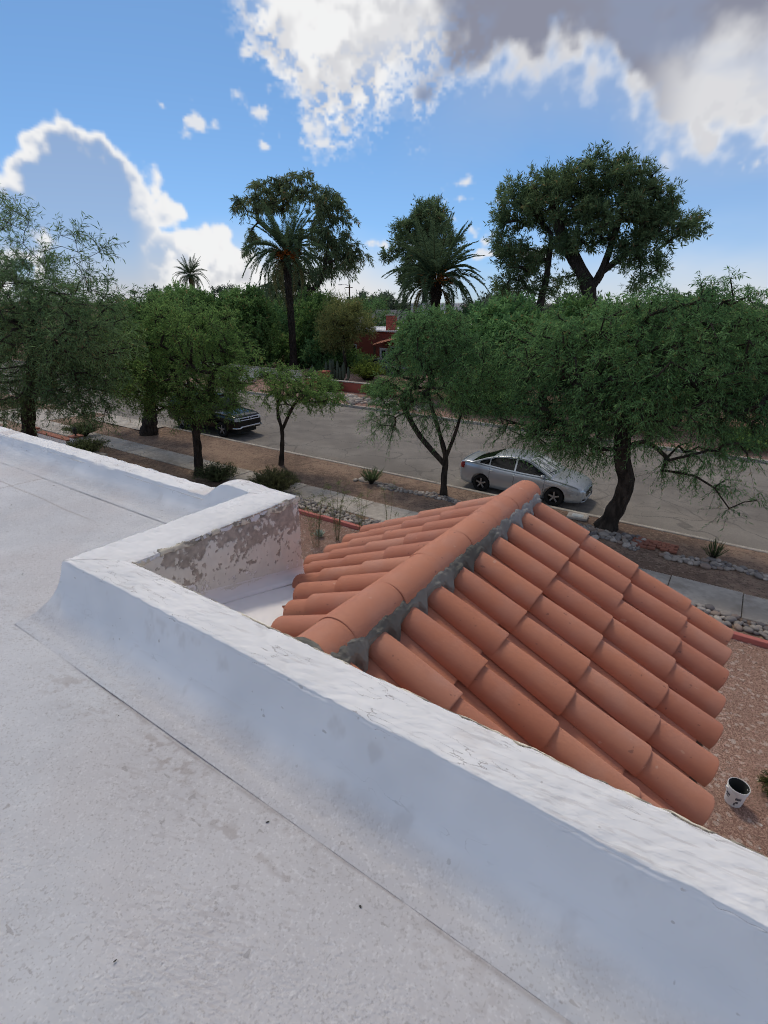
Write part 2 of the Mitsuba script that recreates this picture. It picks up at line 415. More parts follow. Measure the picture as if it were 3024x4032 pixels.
mat('m_lamp', (0.45, 0.47, 0.48), 0.15, specular=0.7)
mat('m_tail', (0.25, 0.012, 0.012), 0.2, specular=0.6)
mat('m_bucket', (0.70, 0.71, 0.71), 0.45)
mat('m_cement_wet', (0.045, 0.047, 0.045), 0.8)
mat('m_print', (0.10, 0.11, 0.13), 0.6)
mat('m_wood', (0.12, 0.08, 0.055), 0.9)
mat('m_shingle', (0.12, 0.125, 0.14), 0.9)
mat('m_white_wall', (0.72, 0.73, 0.74), 0.8)
mat('m_flag', (0.48, 0.34, 0.29), 0.9)
mat('m_iron', (0.02, 0.02, 0.02), 0.6)
mat('m_cactus', (0.06, 0.085, 0.06), 0.8)

# ------------------------------------------------------------------ ground, street, paths
def sheet(name, x0, x1, y0, y1, z, bsdf, kind='structure', nx=1, ny=1, bump=0.0, seed=0, parent=None):
    X, Y = np.meshgrid(np.linspace(x0, x1, nx + 1), np.linspace(y0, y1, ny + 1), indexing='ij')
    Z = np.full(X.shape, float(z))
    if bump:
        h = meshkit.fbm(np.stack([X * 0.7, Y * 0.7, 0 * X + seed], -1), 4, seed) - 0.5
        edge = np.minimum.reduce([X - x0, x1 - X, Y - y0, y1 - Y])
        Z = Z + bump * h * sstep(0, 0.5, edge)
    return add(name, grid_mesh(np.stack([X, Y, Z], -1)), bsdf, parent, smooth=bool(bump), kind=kind if parent is None else None)


sheet('ground', -900, 900, -700, 1200, -0.24, 'm_dirt')
sheet('street', -120, 90, 16.72, 27.5, -0.16, 'm_road')
sheet('gravel_yard', -60, 40, -30, 11.33, 0.0, 'm_gravel', nx=220, ny=90, bump=0.10, seed=4)
sheet('planting_strip', -60, 40, 11.47, 12.36, -0.015, 'm_dirt', nx=400, ny=6, bump=0.05, seed=5)
sheet('dirt_verge', -120, 40, 13.58, 16.56, -0.035, 'm_dirt', nx=500, ny=20, bump=0.10, seed=6)
sheet('far_verge', -120, 90, 27.68, 60, -0.02, 'm_gravel')

# kerbs, each length between joints its own piece
for nm, y0, y1, xs in (('kerb', 16.56, 16.72, np.arange(-60, 40, 3.0)), ('kerb', 27.5, 27.68, np.arange(-90, 60, 3.0))):
    k0 = tag(key_of(nm), kind='structure')
    scene[k0] = mikit.ply(box((xs[0] + xs[-1] + 3) / 2, (y0 + y1) / 2, -0.22, xs[-1] - xs[0] + 3, y1 - y0 - 0.02, 0.3), 'm_concrete')
    b = mikit.ply(rbox(2.985, y1 - y0, 0.30, 0.02, 1), 'm_concrete', smooth=40)
    for x in xs:
        c = np.array([x + 1.5, (y0 + y1) / 2, -0.16 + 0.006 * rng.normal()])
        if (c - EYE) @ FWD > 3 and abs((c - EYE) @ np.cross(FWD, UP)) < 0.95 * ((c - EYE) @ FWD):
            put('kerbstone', b, k0, frame(c, [1, 0, 0], [0, 1, 0], [0, 0, 1]))

# sidewalk of concrete slabs
k0 = tag('sidewalk', kind='structure')
scene[k0] = mikit.ply(box(-14, 12.97, -0.12, 84, 1.22, 0.16), 'm_dirt')
slab = [mikit.ply(rbox(1.515 - 0.018, 1.225, 0.09, 0.012, 1), 'm_concrete', smooth=40)]
for i in range(30):
    x = 0.92 + 0.76 + 1.515 * (4 - i)
    put('slab', slab[0], k0, frame([x, 12.97, -0.035 + 0.008 * rng.normal()], [1, 0, 0.004 * rng.normal()], [0, 1, 0], [0, 0, 1]))
# the path of slabs that crosses the strip to the kerb beside the left wing
k0 = tag('garden_path', kind='structure')
scene[k0] = mikit.ply(box(-23.6, 9.2, -0.07, 1.6, 4.6, 0.1), 'm_dirt')
pb = mikit.ply(rbox(1.56, 1.20, 0.08, 0.012, 1), 'm_concrete', smooth=40)
for i in range(4):
    put('slab', pb, k0, frame([-23.6, 7.3 + 1.24 * i, 0.005 + 0.008 * rng.normal()], [1, 0, 0], [0, 1, 0], [0, 0, 1]))
k0 = tag('driveway', kind='structure')
scene[k0] = mikit.ply(box(-35.5, 14.2, -0.09, 5.4, 4.9, 0.14), 'm_concrete')
sheet('driveway_apron', -31.2, -25.8, 15.2, 16.55, 0.012, 'm_concrete')

# painted concrete edging of the yard
k0 = thing('garden_edging', 'long low red painted concrete edging between the gravel yard and the river stones', 'edging')
eb = mikit.ply(rbox(2.39, 0.135, 0.16, 0.018, 1), 'm_edging', smooth=40)
for i in range(8):
    put('length', eb, k0, frame([-12.6 + 2.4 * i + 1.2, 11.40 + 0.012 * rng.normal(), 0.035 + 0.006 * rng.normal()], [1, 0.004 * rng.normal(), 0], [0, 1, 0], [0, 0, 1]))

# ------------------------------------------------------------------ river stones
def stone_mesh(seed, sub=1):
    m = trimesh.creation.icosphere(sub, 1.0)
    v = np.asarray(m.vertices)
    v = v * (0.82 + 0.36 * meshkit.fbm(v * 1.1 + seed * 3.1, 2, seed)[:, None])
    return v * [1, 0.8, 0.55], np.asarray(m.faces)


STONES = [mikit.ply(stone_mesh(i), 'm_stone_0', smooth=True) for i in range(6)]


def stone_bed(label, x0, x1, yc, hw, size, n, z, most=70, wob=0.12):
    """A band of river stones; the ones nearest the roof are parts, the rest one part."""
    k = thing('stone_bed', label, 'stones')
    pts = []
    for _ in range(n * 14):
        x = rng.uniform(x0, x1)
        yy = yc + wob * math.sin(x * 2.1) + rng.uniform(-1, 1) * hw * (0.75 + 0.25 * math.sin(x * 3.7 + 1))
        s = size * rng.lognormal(0, 0.30)
        if all((x - a)**2 + (yy - b)**2 > (0.66 * (s + c))**2 for a, b, c in pts):
            pts.append((x, yy, s))
        if len(pts) >= n:
            break
    eye = EYE[:2]
    pts.sort(key=lambda q: math.hypot(q[0] - eye[0], q[1] - eye[1]) / q[2])
    rest, tint = [], []
    for i, (x, yy, s) in enumerate(pts):
        M = place([x, yy, z + 0.22 * s], rng.uniform(0, 6.28), s * np.array([1, rng.uniform(0.8, 1.1), rng.uniform(0.85, 1.15)]), (rng.normal() * 0.15, rng.normal() * 0.15))
        j = int(rng.integers(6))
        if i < most:
            put('stone', STONES[j], k, M, f'm_stone_{int(rng.choice(5, p=[.34, .24, .2, .12, .1]))}')
        else:
            v, f = stone_mesh(j)
            rest.append((v @ M[:3, :3].T + M[:3, 3], f))
            tint.append(np.repeat((np.array([[0.23, 0.21, 0.195], [0.33, 0.295, 0.26], [0.165, 0.15, 0.15], [0.40, 0.36, 0.32]])[rng.integers(4)] * rng.uniform(0.8, 1.2))[None], len(v), 0))
    if rest:
        add('small_stones', join(*rest), 'm_painted', k, smooth=True, kind='stuff', color=np.vstack(tint))


stone_bed('grey river stones heaped between the red edging and the sidewalk left of the tiled roof', -12.2, -6.3, 11.93, 0.40, 0.095, 460, 0.0, 70)
stone_bed('large grey river stones beside the sidewalk at the right end of the red edging', -0.6, 3.6, 11.93, 0.40, 0.105, 330, 0.0, 80)
stone_bed('thin line of grey river stones in the bare verge around the spiky grass tuft', -11.7, -6.9, 15.22, 0.25, 0.09, 250, -0.03, 40)
stone_bed('grey river stones piled round the foot of the leaning tree trunk', -4.0, -1.55, 15.15, 0.55, 0.095, 260, -0.03, 60)
stone_bed('strip of grey river stones in the verge at the right below the kerb', -0.95, 3.2, 14.88, 0.28, 0.095, 240, -0.03, 50)
stone_bed('pale stones and pinkish flagstones scattered along the far kerb of the street', -26.5, -16.5, 29.2, 1.2, 0.20, 150, -0.02, 0, 0.3)

# a patch of loose red bricks in the verge
k0 = thing('brick_paving', 'small patch of loose red bricks in the verge beside the leaning tree', 'bricks')
bb = mikit.ply(rbox(0.20, 0.095, 0.06, 0.008, 1), 'm_brick', smooth=40)
for i in range(5):
    for j in range(6):
        if rng.uniform() < 0.86:
            a = 0.05 * rng.normal()
            put('brick', bb, k0, place([-1.72 + 0.215 * i + (0.1 if j % 2 else 0), 15.0 + 0.108 * j, 0.0 + 0.01 * rng.normal()], a, 1, (0.03 * rng.normal(), 0.03 * rng.normal())))
# pale flagstones across the street
k0 = thing('flagstone_patch', 'pinkish flagstones laid flat beyond the far kerb', 'flagstones')
for i in range(26):
    a = np.sort(rng.uniform(0, 6.28, 7))
    r = rng.uniform(0.28, 0.5)
    o = np.array([rng.uniform(-25, -18.5), rng.uniform(27.9, 30.4)])
    poly = np.stack([o[0] + r * np.cos(a), o[1] + 0.8 * r * np.sin(a)], 1)
    h = trimesh.convex.convex_hull(np.vstack([np.c_[poly, np.full(7, -0.05)], np.c_[poly, np.full(7, 0.015 + 0.01 * rng.uniform())]]))
    add('flagstone', h, 'm_flag', k0)

# loose gravel on the part of the yard that is seen
n = 16000
gx, gy = rng.uniform(-11.5, 4.0, n), rng.uniform(4.2, 11.3, n)
g0 = trimesh.creation.octahedron() if hasattr(trimesh.creation, 'octahedron') else trimesh.convex.convex_hull(np.vstack([np.eye(3), -np.eye(3)]))
gs = rng.uniform(0.006, 0.016, n)
ga = rng.uniform(0, 6.28, n)
gv = np.asarray(g0.vertices)
gz = 0.0 + 0.10 * (meshkit.fbm(np.stack([gx * 0.7, gy * 0.7, 0 * gx + 4], -1), 4, 4) - 0.5)
ca, sa = np.cos(ga), np.sin(ga)
V = np.stack([(gv[None, :, 0] * ca[:, None] - gv[None, :, 1] * sa[:, None]) * gs[:, None] * 1.3 + gx[:, None], (gv[None, :, 0] * sa[:, None] + gv[None, :, 1] * ca[:, None]) * gs[:, None] + gy[:, None],
              gv[None, :, 2] * gs[:, None] * 0.7 + gz[:, None] + 0.004], -1)
F = (np.asarray(g0.faces)[None] + (np.arange(n) * len(gv))[:, None, None]).reshape(-1, 3)
hue = rng.uniform(0, 1, n)
gc = np.array([0.20, 0.115, 0.085]) * (1 - hue[:, None]) + np.array([0.50, 0.36, 0.28]) * hue[:, None]
gc[rng.uniform(0, 1, n) > 0.965] = (0.62, 0.58, 0.54)
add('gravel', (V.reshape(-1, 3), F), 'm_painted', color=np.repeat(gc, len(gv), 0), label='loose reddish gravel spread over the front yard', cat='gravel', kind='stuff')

# ------------------------------------------------------------------ the house: flat roof, parapets, walls
house = thing('house', 'white flat roofed house with rough coated parapets and a red tiled entry gable', 'house')
FL = 4.58
X = np.linspace(-13, 3.6, 340)
Y = np.linspace(-6, 2.62, 180)
GX, GY = np.meshgrid(X, Y, indexing='ij')
P3 = np.stack([GX, GY, 0 * GX], -1)
GZ = FL + 0.018 * (meshkit.fbm(P3 * 1.1, 3, 8) - 0.5) + 0.004 * (meshkit.fbm(P3 * 14, 3, 12) - 0.5)
v, f = grid_mesh(np.stack([GX, GY, GZ], -1))
c = v[f].mean(1)
f = f[~((c[:, 1] > 1.1) & (c[:, 0] > -2.9))]
add('roof_deck', (v, f), 'm_deck', house, smooth=True, label='grey white coated roof deck with dirty scuffs')

IN1, IN2 = np.array([-3.02, 1.165]), np.array([-3.02, 2.55])
# (how far out as a share of the top's width, or metres inward when negative; height above the deck)
PROF = [(-0.262, 0.005), (-0.235, 0.013), (-0.19, 0.021), (-0.15, 0.040), (-0.118, 0.066), (-0.090, 0.098), (-0.066, 0.137), (-0.048, 0.176), (-0.034, 0.215), (-0.022, 0.258), (-0.012, 0.298),
        (-0.004, 0.334), (0.012, 0.348), (0.06, 0.351), (0.15, 0.352), (0.27, 0.354), (0.40, 0.355), (0.53, 0.354), (0.66, 0.353), (0.78, 0.350), (0.88, 0.346), (0.955, 0.338), (0.995, 0.325), (1.010, 0.308), (1.016, 0.29)]


def refine(p, k):
    p = np.array(p)
    u = np.linspace(0, len(p) - 1, (len(p) - 1) * k + 1)
    return np.stack([np.interp(u, np.arange(len(p)), p[:, i]) for i in range(2)], 1)


PR = refine(PROF, 3)


def par_point(t, w, d0, axis):
    return np.where(t < 0, t, t * w)


def parapet(label, a0, a1, n, seg):
    """seg 0: front, 1: return, 2: wing. a runs along it; the ends are mitred into the next one."""
    w = (0.225, 0.34, 0.205)[seg]
    m = len(PR)
    off = np.where(PR[:, 0] < 0, PR[:, 0], PR[:, 0] * w)
    offF = np.where(PR[:, 0] < 0, PR[:, 0], PR[:, 0] * 0.225)
    offR = np.where(PR[:, 0] < 0, np.maximum(PR[:, 0], -0.12) + 0.35 * np.minimum(PR[:, 0] + 0.12, 0), PR[:, 0] * 0.34)
    offW = np.where(PR[:, 0] < 0, PR[:, 0], PR[:, 0] * 0.205)
    s = np.linspace(0, 1, n)[:, None]
    if seg == 0:
        xs, xe = IN1[0] + offR, np.full(m, a1)
        x, y = xs * (1 - s) + xe * s, IN1[1] + offF + 0 * s
    elif seg == 1:
        ys, ye = IN1[1] + offF, IN2[1] + offW
        x, y = IN1[0] + offR + 0 * s, ys * (1 - s) + ye * s
    else:
        xs, xe = np.full(m, a0), IN2[0] + offR
        x, y = xs * (1 - s) + xe * s, IN2[1] + offW + 0 * s
    z = PR[:, 1] + 0 * s
    # the wing's parapet is lower and steps up to the corner with a soft hump
    if seg == 2:
        q = np.clip((x + 3.62) / 0.30, 0, 1)
        hump = q * q * (3 - 2 * q)
        k = 0.60 + 0.40 * hump + 0.05 * np.exp(-((x + 3.2) / 0.16)**2)
        k = np.where(x < -9.2, 0.6 + 0.55 * sstep(-9.2, -9.7, x), k)
        z = z * k
    P = np.stack([x, y, FL + z], -1)
    top = sstep(0.30, 0.345, PR[:, 1])[None, :]
    face = (sstep(0.01, 0.06, PR[:, 1]) * (PR[:, 0] < 0))[None, :]
    nz = meshkit.fbm(P * [7, 9, 5], 4, 3) - 0.5
    n2 = meshkit.fbm(P * [2.1, 2.1, 2.1] + 5, 3, 6) - 0.5
    n3 = meshkit.fbm(P * [26, 40, 30], 3, 9) - 0.5
    wav = (meshkit.fbm(np.stack([P[..., 0] * 2.6 + P[..., 1] * 2.6, 0 * x, 0 * x + seg], -1), 4, 17) - 0.5)
    P[..., 2] += top * (0.015 * nz + 0.016 * n2 + 0.008 * n3) + 0.004 * n3
    dirs = np.array([[0, 1.0], [1.0, 0], [0, 1.0]])[seg]
    sh = 0.018 * n2 * face + (0.006 * nz) * face + 0.020 * wav * sstep(0.24, 0.33, PR[:, 1])[None, :]
    P[..., :2] += sh[..., None] * dirs
    # the coating ends raggedly over the outer edge
    low = np.maximum(0, PR[:, 0] - 0.97)[None, :] / 0.046
    rag = 1.6 * (meshkit.fbm(P * [9, 9, 0.01] + 2, 4, 14) - 0.46)
    P[..., 2] += low * 0.055 * rag
    add('parapet', grid_mesh(P), 'm_coat', house, smooth=True, label=label)
    if seg == 2:
        return
    # where the coating has broken away along the outer edge the cream render shows
    j0 = int(np.searchsorted(PR[:, 0], 0.70))
    E = np.repeat(P[:, j0:], 2, 1)
    E[:, 1:-1:2] = (E[:, 0:-2:2] + E[:, 2::2]) / 2
    tt = np.interp(np.linspace(0, 1, E.shape[1]), np.linspace(0, 1, m - j0), PR[j0:, 0])[None, :]
    du = np.gradient(E, axis=0)
    dv = np.gradient(E, axis=1)
    nn = np.cross(du, dv)
    nn /= np.linalg.norm(nn, axis=-1, keepdims=True) + 1e-12
    nn = np.where(nn[..., 2:] + (nn * np.append(dirs, 0)).sum(-1, keepdims=True) < 0, -nn, nn)
    e1 = meshkit.fbm(E * [3.0, 3.0, 0.1] + 8, 3, 31)
    e2 = meshkit.fbm(E * [24, 24, 1] + 8, 4, 33)
    te = (0.955 if seg == 0 else 1.0) - 0.22 * (e1 - 0.42) - 0.20 * (e2 - 0.5)
    on = sstep(-0.006, 0.006, tt - te)
    E = E + nn * (0.0035 * on + 0.004 * on * (e2 - 0.5) - 0.010 * (1 - on))[..., None]
    g2 = meshkit.fbm(E * 30, 3, 5)
    col = np.array([0.66, 0.61, 0.49]) * (0.75 + 0.5 * g2[..., None])
    dk = (1 - sstep(0.006, 0.035, tt - te)) * sstep(0.42, 0.55, meshkit.fbm(E * 9, 3, 6))
    dk = np.maximum(dk, 0.8 * sstep(0.55, 0.66, meshkit.fbm(E * 17 + 3, 4, 12)))
    col = col * (1 - dk[..., None]) + np.array([0.20, 0.18, 0.15]) * dk[..., None]
    add('bare_edge', grid_mesh(E), 'm_painted', house, smooth=True, color=col.reshape(-1, 3), label='ragged cream render bared along the outer edge of the parapet')


parapet('long near parapet with a rough white top', 0, 3.5, 760, 0)
parapet('short white parapet running out to the corner', 0, 0, 260, 1)
parapet('lower white parapet of the left wing', -12.5, 0, 480, 2)


def peeling(name, label, origin, du, nrm, lu, z0, z1, step, thr, seed, lo=(0.40, 0.36, 0.315), hi=(0.76, 0.74, 0.68)):
    """A stucco wall whose paint has come off in patches: the paint is a skin 4 mm proud of the grey render."""
    nu, nv = int(lu / step), int((z1 - z0) / step)
    U, Z = np.meshgrid(np.linspace(0, lu, nu + 1), np.linspace(z0, z1, nv + 1), indexing='ij')
    P = np.asarray(origin)[None, None] + U[..., None] * np.asarray(du) + Z[..., None] * np.array([0, 0, 1.0])
    q = np.stack([U, Z, 0 * U + seed], -1)
    a = meshkit.fbm(q * [7.5, 8.5, 1], 5, seed)
    b = meshkit.fbm(q * [24, 18, 1] + 4, 4, seed + 1)
    c_ = meshkit.fbm(q * [52, 38, 1] + 9, 4, seed + 2)
    m = 0.28 * a + 0.30 * b + 0.42 * c_ + 0.15 * sstep(z1 - 0.20, z1 - 0.06, Z + 0.35 * (a - 0.5))
    off = sstep(thr - 0.012, thr + 0.012, m)
    rim = sstep(thr - 0.045, thr - 0.005, m) * (1 - off)
    g = meshkit.fbm(q * 40, 3, seed + 5)
    d = 0.008 * (a - 0.5) + (1 - off) * (0.0045 + 0.004 * rim) + off * 0.004 * (g - 0.5)
    P = P + d[..., None] * np.asarray(nrm)
    c0 = np.array(lo) * (0.6 + 0.8 * g[..., None])
    c1 = np.array(hi) * (0.90 + 0.2 * b[..., None])
    col = c0 * off[..., None] + c1 * (1 - off[..., None])
    add(name, grid_mesh(P), 'm_painted', house, smooth=True, color=col.reshape(-1, 3), label=label)


# the wall of the wing that faces the tiled gable, and the thin strip seen past the near parapet
peeling('peeling_wall', 'cream painted wall with paint flaked off to grey brown render', [-2.684, 1.385, 0], [0, 1, 0], [1, 0, 0], 1.36, 3.9, 4.915, 0.0055, 0.562, 3)
peeling('front_wall', 'cream front wall under the near parapet, paint flaking at its top', [3.5, 1.378, 0], [-1, 0, 0], [0, 1, 0], 6.20, 4.60, 4.905, 0.016, 0.56, 8, hi=(0.66, 0.62, 0.50))
add('wall', join(box(0.41, 1.27, 2.30, 6.18, 0.20, 4.60), box(-2.80, 2.06, 1.95, 0.20, 1.36, 3.90), box(-7.7, 2.64, 2.38, 9.7, 0.20, 4.76), box(-4.2, -7.0, 2.2, 17, 0.3, 4.75), box(3.6, -2.9, 2.3, 0.2, 8.4, 4.6)), 'm_stucco', house)
corner = tube([[-2.735, 2.70, z] for z in np.linspace(3.9, 4.90, 9)], 0.052, 14)
add('corner', corner, 'm_stucco', house, smooth=30)

# the small white valley between the wing's wall and the tiled slope, with its upturned flashing
def quad_grid(a, b, c, d, n, m):
    u, w = np.linspace(0, 1, n)[:, None, None], np.linspace(0, 1, m)[None, :, None]
    a, b, c, d = (np.asarray(t, float) for t in (a, b, c, d))
    return (a * (1 - u) + b * u) * (1 - w) + (d * (1 - u) + c * u) * w


VZ = lambda y: 4.53 - 0.232 * (y - 1.39)
Q = quad_grid([-2.66, 1.39, VZ(1.39)], [-2.66, 2.80, VZ(2.80)], [-2.0, 2.80, VZ(2.80) - 0.02], [-1.15, 1.39, VZ(1.39) - 0.03], 80, 50)
Q[..., 2] += 0.010 * (meshkit.fbm(Q * 4, 3, 2) - 0.5)
add('valley_deck', grid_mesh(Q), 'm_white_pvc', house, smooth=True, label='smooth bright white roof patch in the valley')
yy = np.linspace(1.385, 2.755, 200)
topz = VZ(yy) + 0.165 + 0.016 * (meshkit.fbm(np.stack([yy * 16, 0 * yy, 0 * yy], -1), 4, 3) - 0.5)
prof = [(-2.61, 0.003), (-2.645, 0.006), (-2.665, 0.02), (-2.676, 0.05), (-2.680, 0.085), (-2.676, 0.092), (-2.682, 0.10)]
P = np.array([[[x, y, VZ(y) + h] for x, h in prof] + [[-2.682, y, t]] for y, t in zip(yy, topz)])
add('flashing', grid_mesh(P), 'm_white_pvc', house, smooth=True, label='white flashing turned up against the peeling wall')

# ------------------------------------------------------------------ the tiled entry gable
pr = tag(key_of('gable_roof', house), 'entry gable covered with terracotta barrel tiles')
A = 0.431
D, N = np.array([math.cos(A), 0, -math.sin(A)]), np.array([math.sin(A), 0, math.cos(A)])
XR, SP = -1.365, 0.28
B0 = np.array([-0.796, 4.064, 4.607]) - 0.067 * np.array([0, 1, 0]) - 0.073 * N     # lower end of the first tile of the far row
# sheathing under the tiles, gable wall, eaves
apex = B0 + D * (XR - B0[0]) / D[0] - 0.05 * N
for s in (1, -1):
    Ds = np.array([D[0] * s, 0, D[2]])
    y0, y1 = 1.40, 4.02
    if s > 0:
        poly = [apex, apex + Ds * 1.76]
        a, b = poly
        pts = np.array([[p[0], y, p[2] - h] for p in (a, b) for y in (y0, y1) for h in (0, 0.06)])
    else:
        b = apex + Ds * 1.76
        c = apex + Ds * 1.30
        pts = np.array([[p[0], y, p[2] - h] for p, y in ((apex, y0), (apex, y1), (b, y1), (b, 2.80), (apex + Ds * 0.6, y0)) for h in (0, 0.06)])
    scene_k = add('roof_boards', trimesh.convex.convex_hull(pts), 'm_wood', pr)
hw = 1.45
gz = apex[2] - 0.08
pts = np.array([[XR + s * hw, y, z] for s in (-1, 1) for y in (3.62, 3.80) for z in (0, gz - hw * math.tan(A))] + [[XR, y, gz] for y in (3.62, 3.80)])
add('gable_wall', trimesh.convex.convex_hull(pts), 'm_stucco', pr)
add('side_wall', box(XR + hw - 0.1, 2.5, (gz - hw * math.tan(A)) / 2 - 0.02, 0.18, 2.22, gz - hw * math.tan(A) - 0.04), 'm_stucco', pr)


def barrel(L, r0, r1, h=0.92, th=0.013, t0=0.0, t1=1.0, n=18, up=True):
    """Half-barrel tile: local x runs downslope from 0 to L, r0 at the head and r1 at the foot; t0, t1 cut it."""
    g = np.linspace(-0.04, math.pi + 0.04, n + 1)
    ts = np.linspace(t0, t1, 5)
    ts = np.concatenate([ts, [t1 - 0.012]])
    ts = np.unique(ts)
    out, inn = [], []
    for t in ts:
        r = r0 + (r1 - r0) * t
        e = 0.004 if t in (ts[0], ts[-1]) else 0.0
        out.append(np.stack([np.full(n + 1, t * L), -(r - e) * np.cos(g), (r - e) * h * np.sin(g)], 1))
        inn.append(np.stack([np.full(n + 1, t * L), -(r - th + e * 0) * np.cos(g), (r - th) * h * np.sin(g) - 0.001], 1))
    S = np.concatenate([np.array(out), np.array(inn)[::-1], np.array(out)[:1]], 0)
    v, f = grid_mesh(S)
    if not up:
        v = v * [1, 1, -1]
    return v, f


L = 0.502
COV = [mikit.ply(barrel(L, 0.082, 0.100, 0.98), 'm_tile', smooth=35), mikit.ply(barrel(L, 0.081, 0.0985, 1.0), 'm_tile', smooth=35), mikit.ply(barrel(L, 0.083, 0.101, 0.965), 'm_tile', smooth=35)]
PAN = mikit.ply(barrel(L, 0.108, 0.090, 0.62, n=10, up=False), 'm_tile', smooth=35)
LOW = [0.0, 0.427, 0.854, 1.178]


def slope(s, rows):
    Ds, Ns, Ys = np.array([D[0] * s, 0, D[2]]), np.array([N[0] * s, 0, N[2]]), np.array([0, s, 0.0])
    b0 = B0.copy()
    if s < 0:
        b0[0] = 2 * XR - b0[0]
    for i, cut in rows:
        for k, t in enumerate(LOW):
            o = b0 - np.array([0, SP * i, 0]) + Ds * (t - L)
            o = o + np.array([0, 0.006 * rng.normal(), 0])
            dd = Ds + Ns * (0.018 + 0.004 * rng.normal()) + Ys * 0.006 * rng.normal()
            dd /= np.linalg.norm(dd)
            y = np.cross(Ns, dd)
            y /= np.linalg.norm(y)
            M = frame(o + Ns * (-0.006), dd, y, np.cross(dd, y))
            if cut is None or t <= cut:
                put('cover_tile', COV[int(rng.integers(3))], pr, M, ('m_tile', 'm_tile', 'm_tile_pale', 'm_tile_dark')[int(rng.integers(4))])
            elif t - L < cut - 0.06:
                k2 = key_of('cover_tile', pr)
                scene[k2] = {**mikit.ply(barrel(L, 0.082, 0.100, 0.98, t1=(cut - (t - L)) / L), 'm_tile', smooth=35), 'to_world': ST(M.tolist())}
            # the pan below and beside it, its foot a little further up
            tp = t - 0.06 + 0.02 * rng.normal()
            if cut is None or tp <= cut - 0.03:
                o = b0 - np.array([0, SP * (i + 0.5), 0]) + Ds * (tp - L) + Ns * (0.022 + 0.0)
                if o[1] > 1.47:
                    put('pan_tile', PAN, pr, frame(o, dd, y, np.cross(dd, y)))


slope(1, [(i, None) for i in range(10)])
# on the left the valley cuts the nearer rows short
tx = lambda x: (x - (2 * XR - B0[0])) / -D[0]
slope(-1, [(i, None) for i in range(5)] + [(5, tx(-2.56)), (6, tx(-2.27)), (7, tx(-2.09)), (8, tx(-1.90)), (9, tx(-1.66))])

# ridge tiles, each lapping the next nearer one, wide ends towards the house
RL = 0.49
RID = mikit.ply(barrel(RL, 0.1205, 0.1240, 0.82, 0.007, n=22), 'm_tile', smooth=35)
rz = 6.3 - 1.485
for i, yw in enumerate([3.70, 3.30, 2.895, 2.485, 2.075, 1.66]):
    o = np.array([XR + 0.004 * rng.normal(), yw + RL - 0.06, rz + 0.010])
    x = np.array([0.006 * rng.normal(), -1, 0.002])
    x /= np.linalg.norm(x)
    y = np.cross([0, 0, 1.0], x)
    y /= np.linalg.norm(y)
    put('ridge_tile', RID, pr, frame(o, x, y, np.cross(x, y)))
k2 = key_of('ridge_tile', pr)
scene[k2] = {**mikit.ply(barrel(RL, 0.1205, 0.1240, 0.82, 0.007, t1=0.62, n=22), 'm_tile', smooth=35), 'to_world': ST(frame([XR, 1.715, rz + 0.004], [0, -1, 0.0], [1, 0, 0], [0, 0, 1.0]).tolist())}

# mortar that beds the ridge and the heads of the tiles
for s in (1, -1):
    Ds, Ns = np.array([D[0] * s, 0, D[2]]), np.array([N[0] * s, 0, N[2]])
    b0 = B0.copy()
    if s < 0:
        b0[0] = 2 * XR - b0[0]
    yv = np.linspace(1.40, 4.06, 360)
    tv = np.linspace(-0.63, -0.30, 46)
    YY, TT = np.meshgrid(yv, tv, indexing='ij')
    q = np.stack([YY, TT, 0 * YY], -1)
    row = np.abs(((b0[1] - YY) / SP + 0.5) % 1 - 0.5) * SP                      # distance from the nearest cover's axis
    e1 = meshkit.fbm(q * 9, 4, 4) - 0.5
    e2 = meshkit.fbm(q * 30, 3, 7) - 0.5
    over = np.sqrt(np.maximum(0.098**2 - row**2, 0)) * 0.95
    end = -0.458 + 0.05 * e1 + 0.05 * sstep(0.085, 0.13, row)
    base = 0.020 + 0.090 * sstep(-0.39, -0.52, TT) + 0.030 * e1 + 0.014 * e2
    hh = np.maximum(base, (over + 0.002 + 0.010 * e1) * (TT < end))
    hh = np.where(row < 0.093, hh, base)
    fall = sstep(end + 0.028, end - 0.010, TT)
    hh = hh * fall - 0.05 * (1 - fall)
    P = np.array([0, 0, 0]) + b0[None, None] * np.array([1, 0, 1]) + np.stack([0 * YY, YY, 0 * YY], -1) + TT[..., None] * Ds + hh[..., None] * Ns
    add('mortar', grid_mesh(P), 'm_mortar', pr, smooth=50, label='grey cement mortar bedding the ridge tiles')

pm = trimesh.creation.icosphere(3, 1.0)
pv = np.asarray(pm.vertices)
pv = pv * [0.123, 0.05, 0.102] * (0.94 + 0.14 * meshkit.fbm(pv * 3, 3, 2)[:, None])
add('mortar', (pv + [XR, 1.402, rz + 0.002], np.asarray(pm.faces)), 'm_mortar', pr, smooth=True)

# ------------------------------------------------------------------ vegetation
def unit(v):
    return v / (np.linalg.norm(v, axis=-1, keepdims=True) + 1e-9)


def leaf_quads(p, d, ln, wd, r, fold=0.0):
    """Diamond leaves at p along d (n, 3); sizes per leaf. (vertices, triangles)."""
    side = unit(np.cross(d, unit(r.normal(size=p.shape) + [0, 0, 0.6])))
    ln, wd = np.broadcast_to(ln, len(p))[:, None], np.broadcast_to(wd, len(p))[:, None]
    V = np.stack([p, p + d * ln * 0.45 + side * wd * 0.5, p + d * ln, p + d * ln * 0.55 - side * wd * 0.5], 1)
    n = len(p)
    i = np.arange(n)[:, None] * 4
    F = np.concatenate([i + [0, 1, 2], i + [0, 2, 3]], 0)
    return V.reshape(-1, 3), F


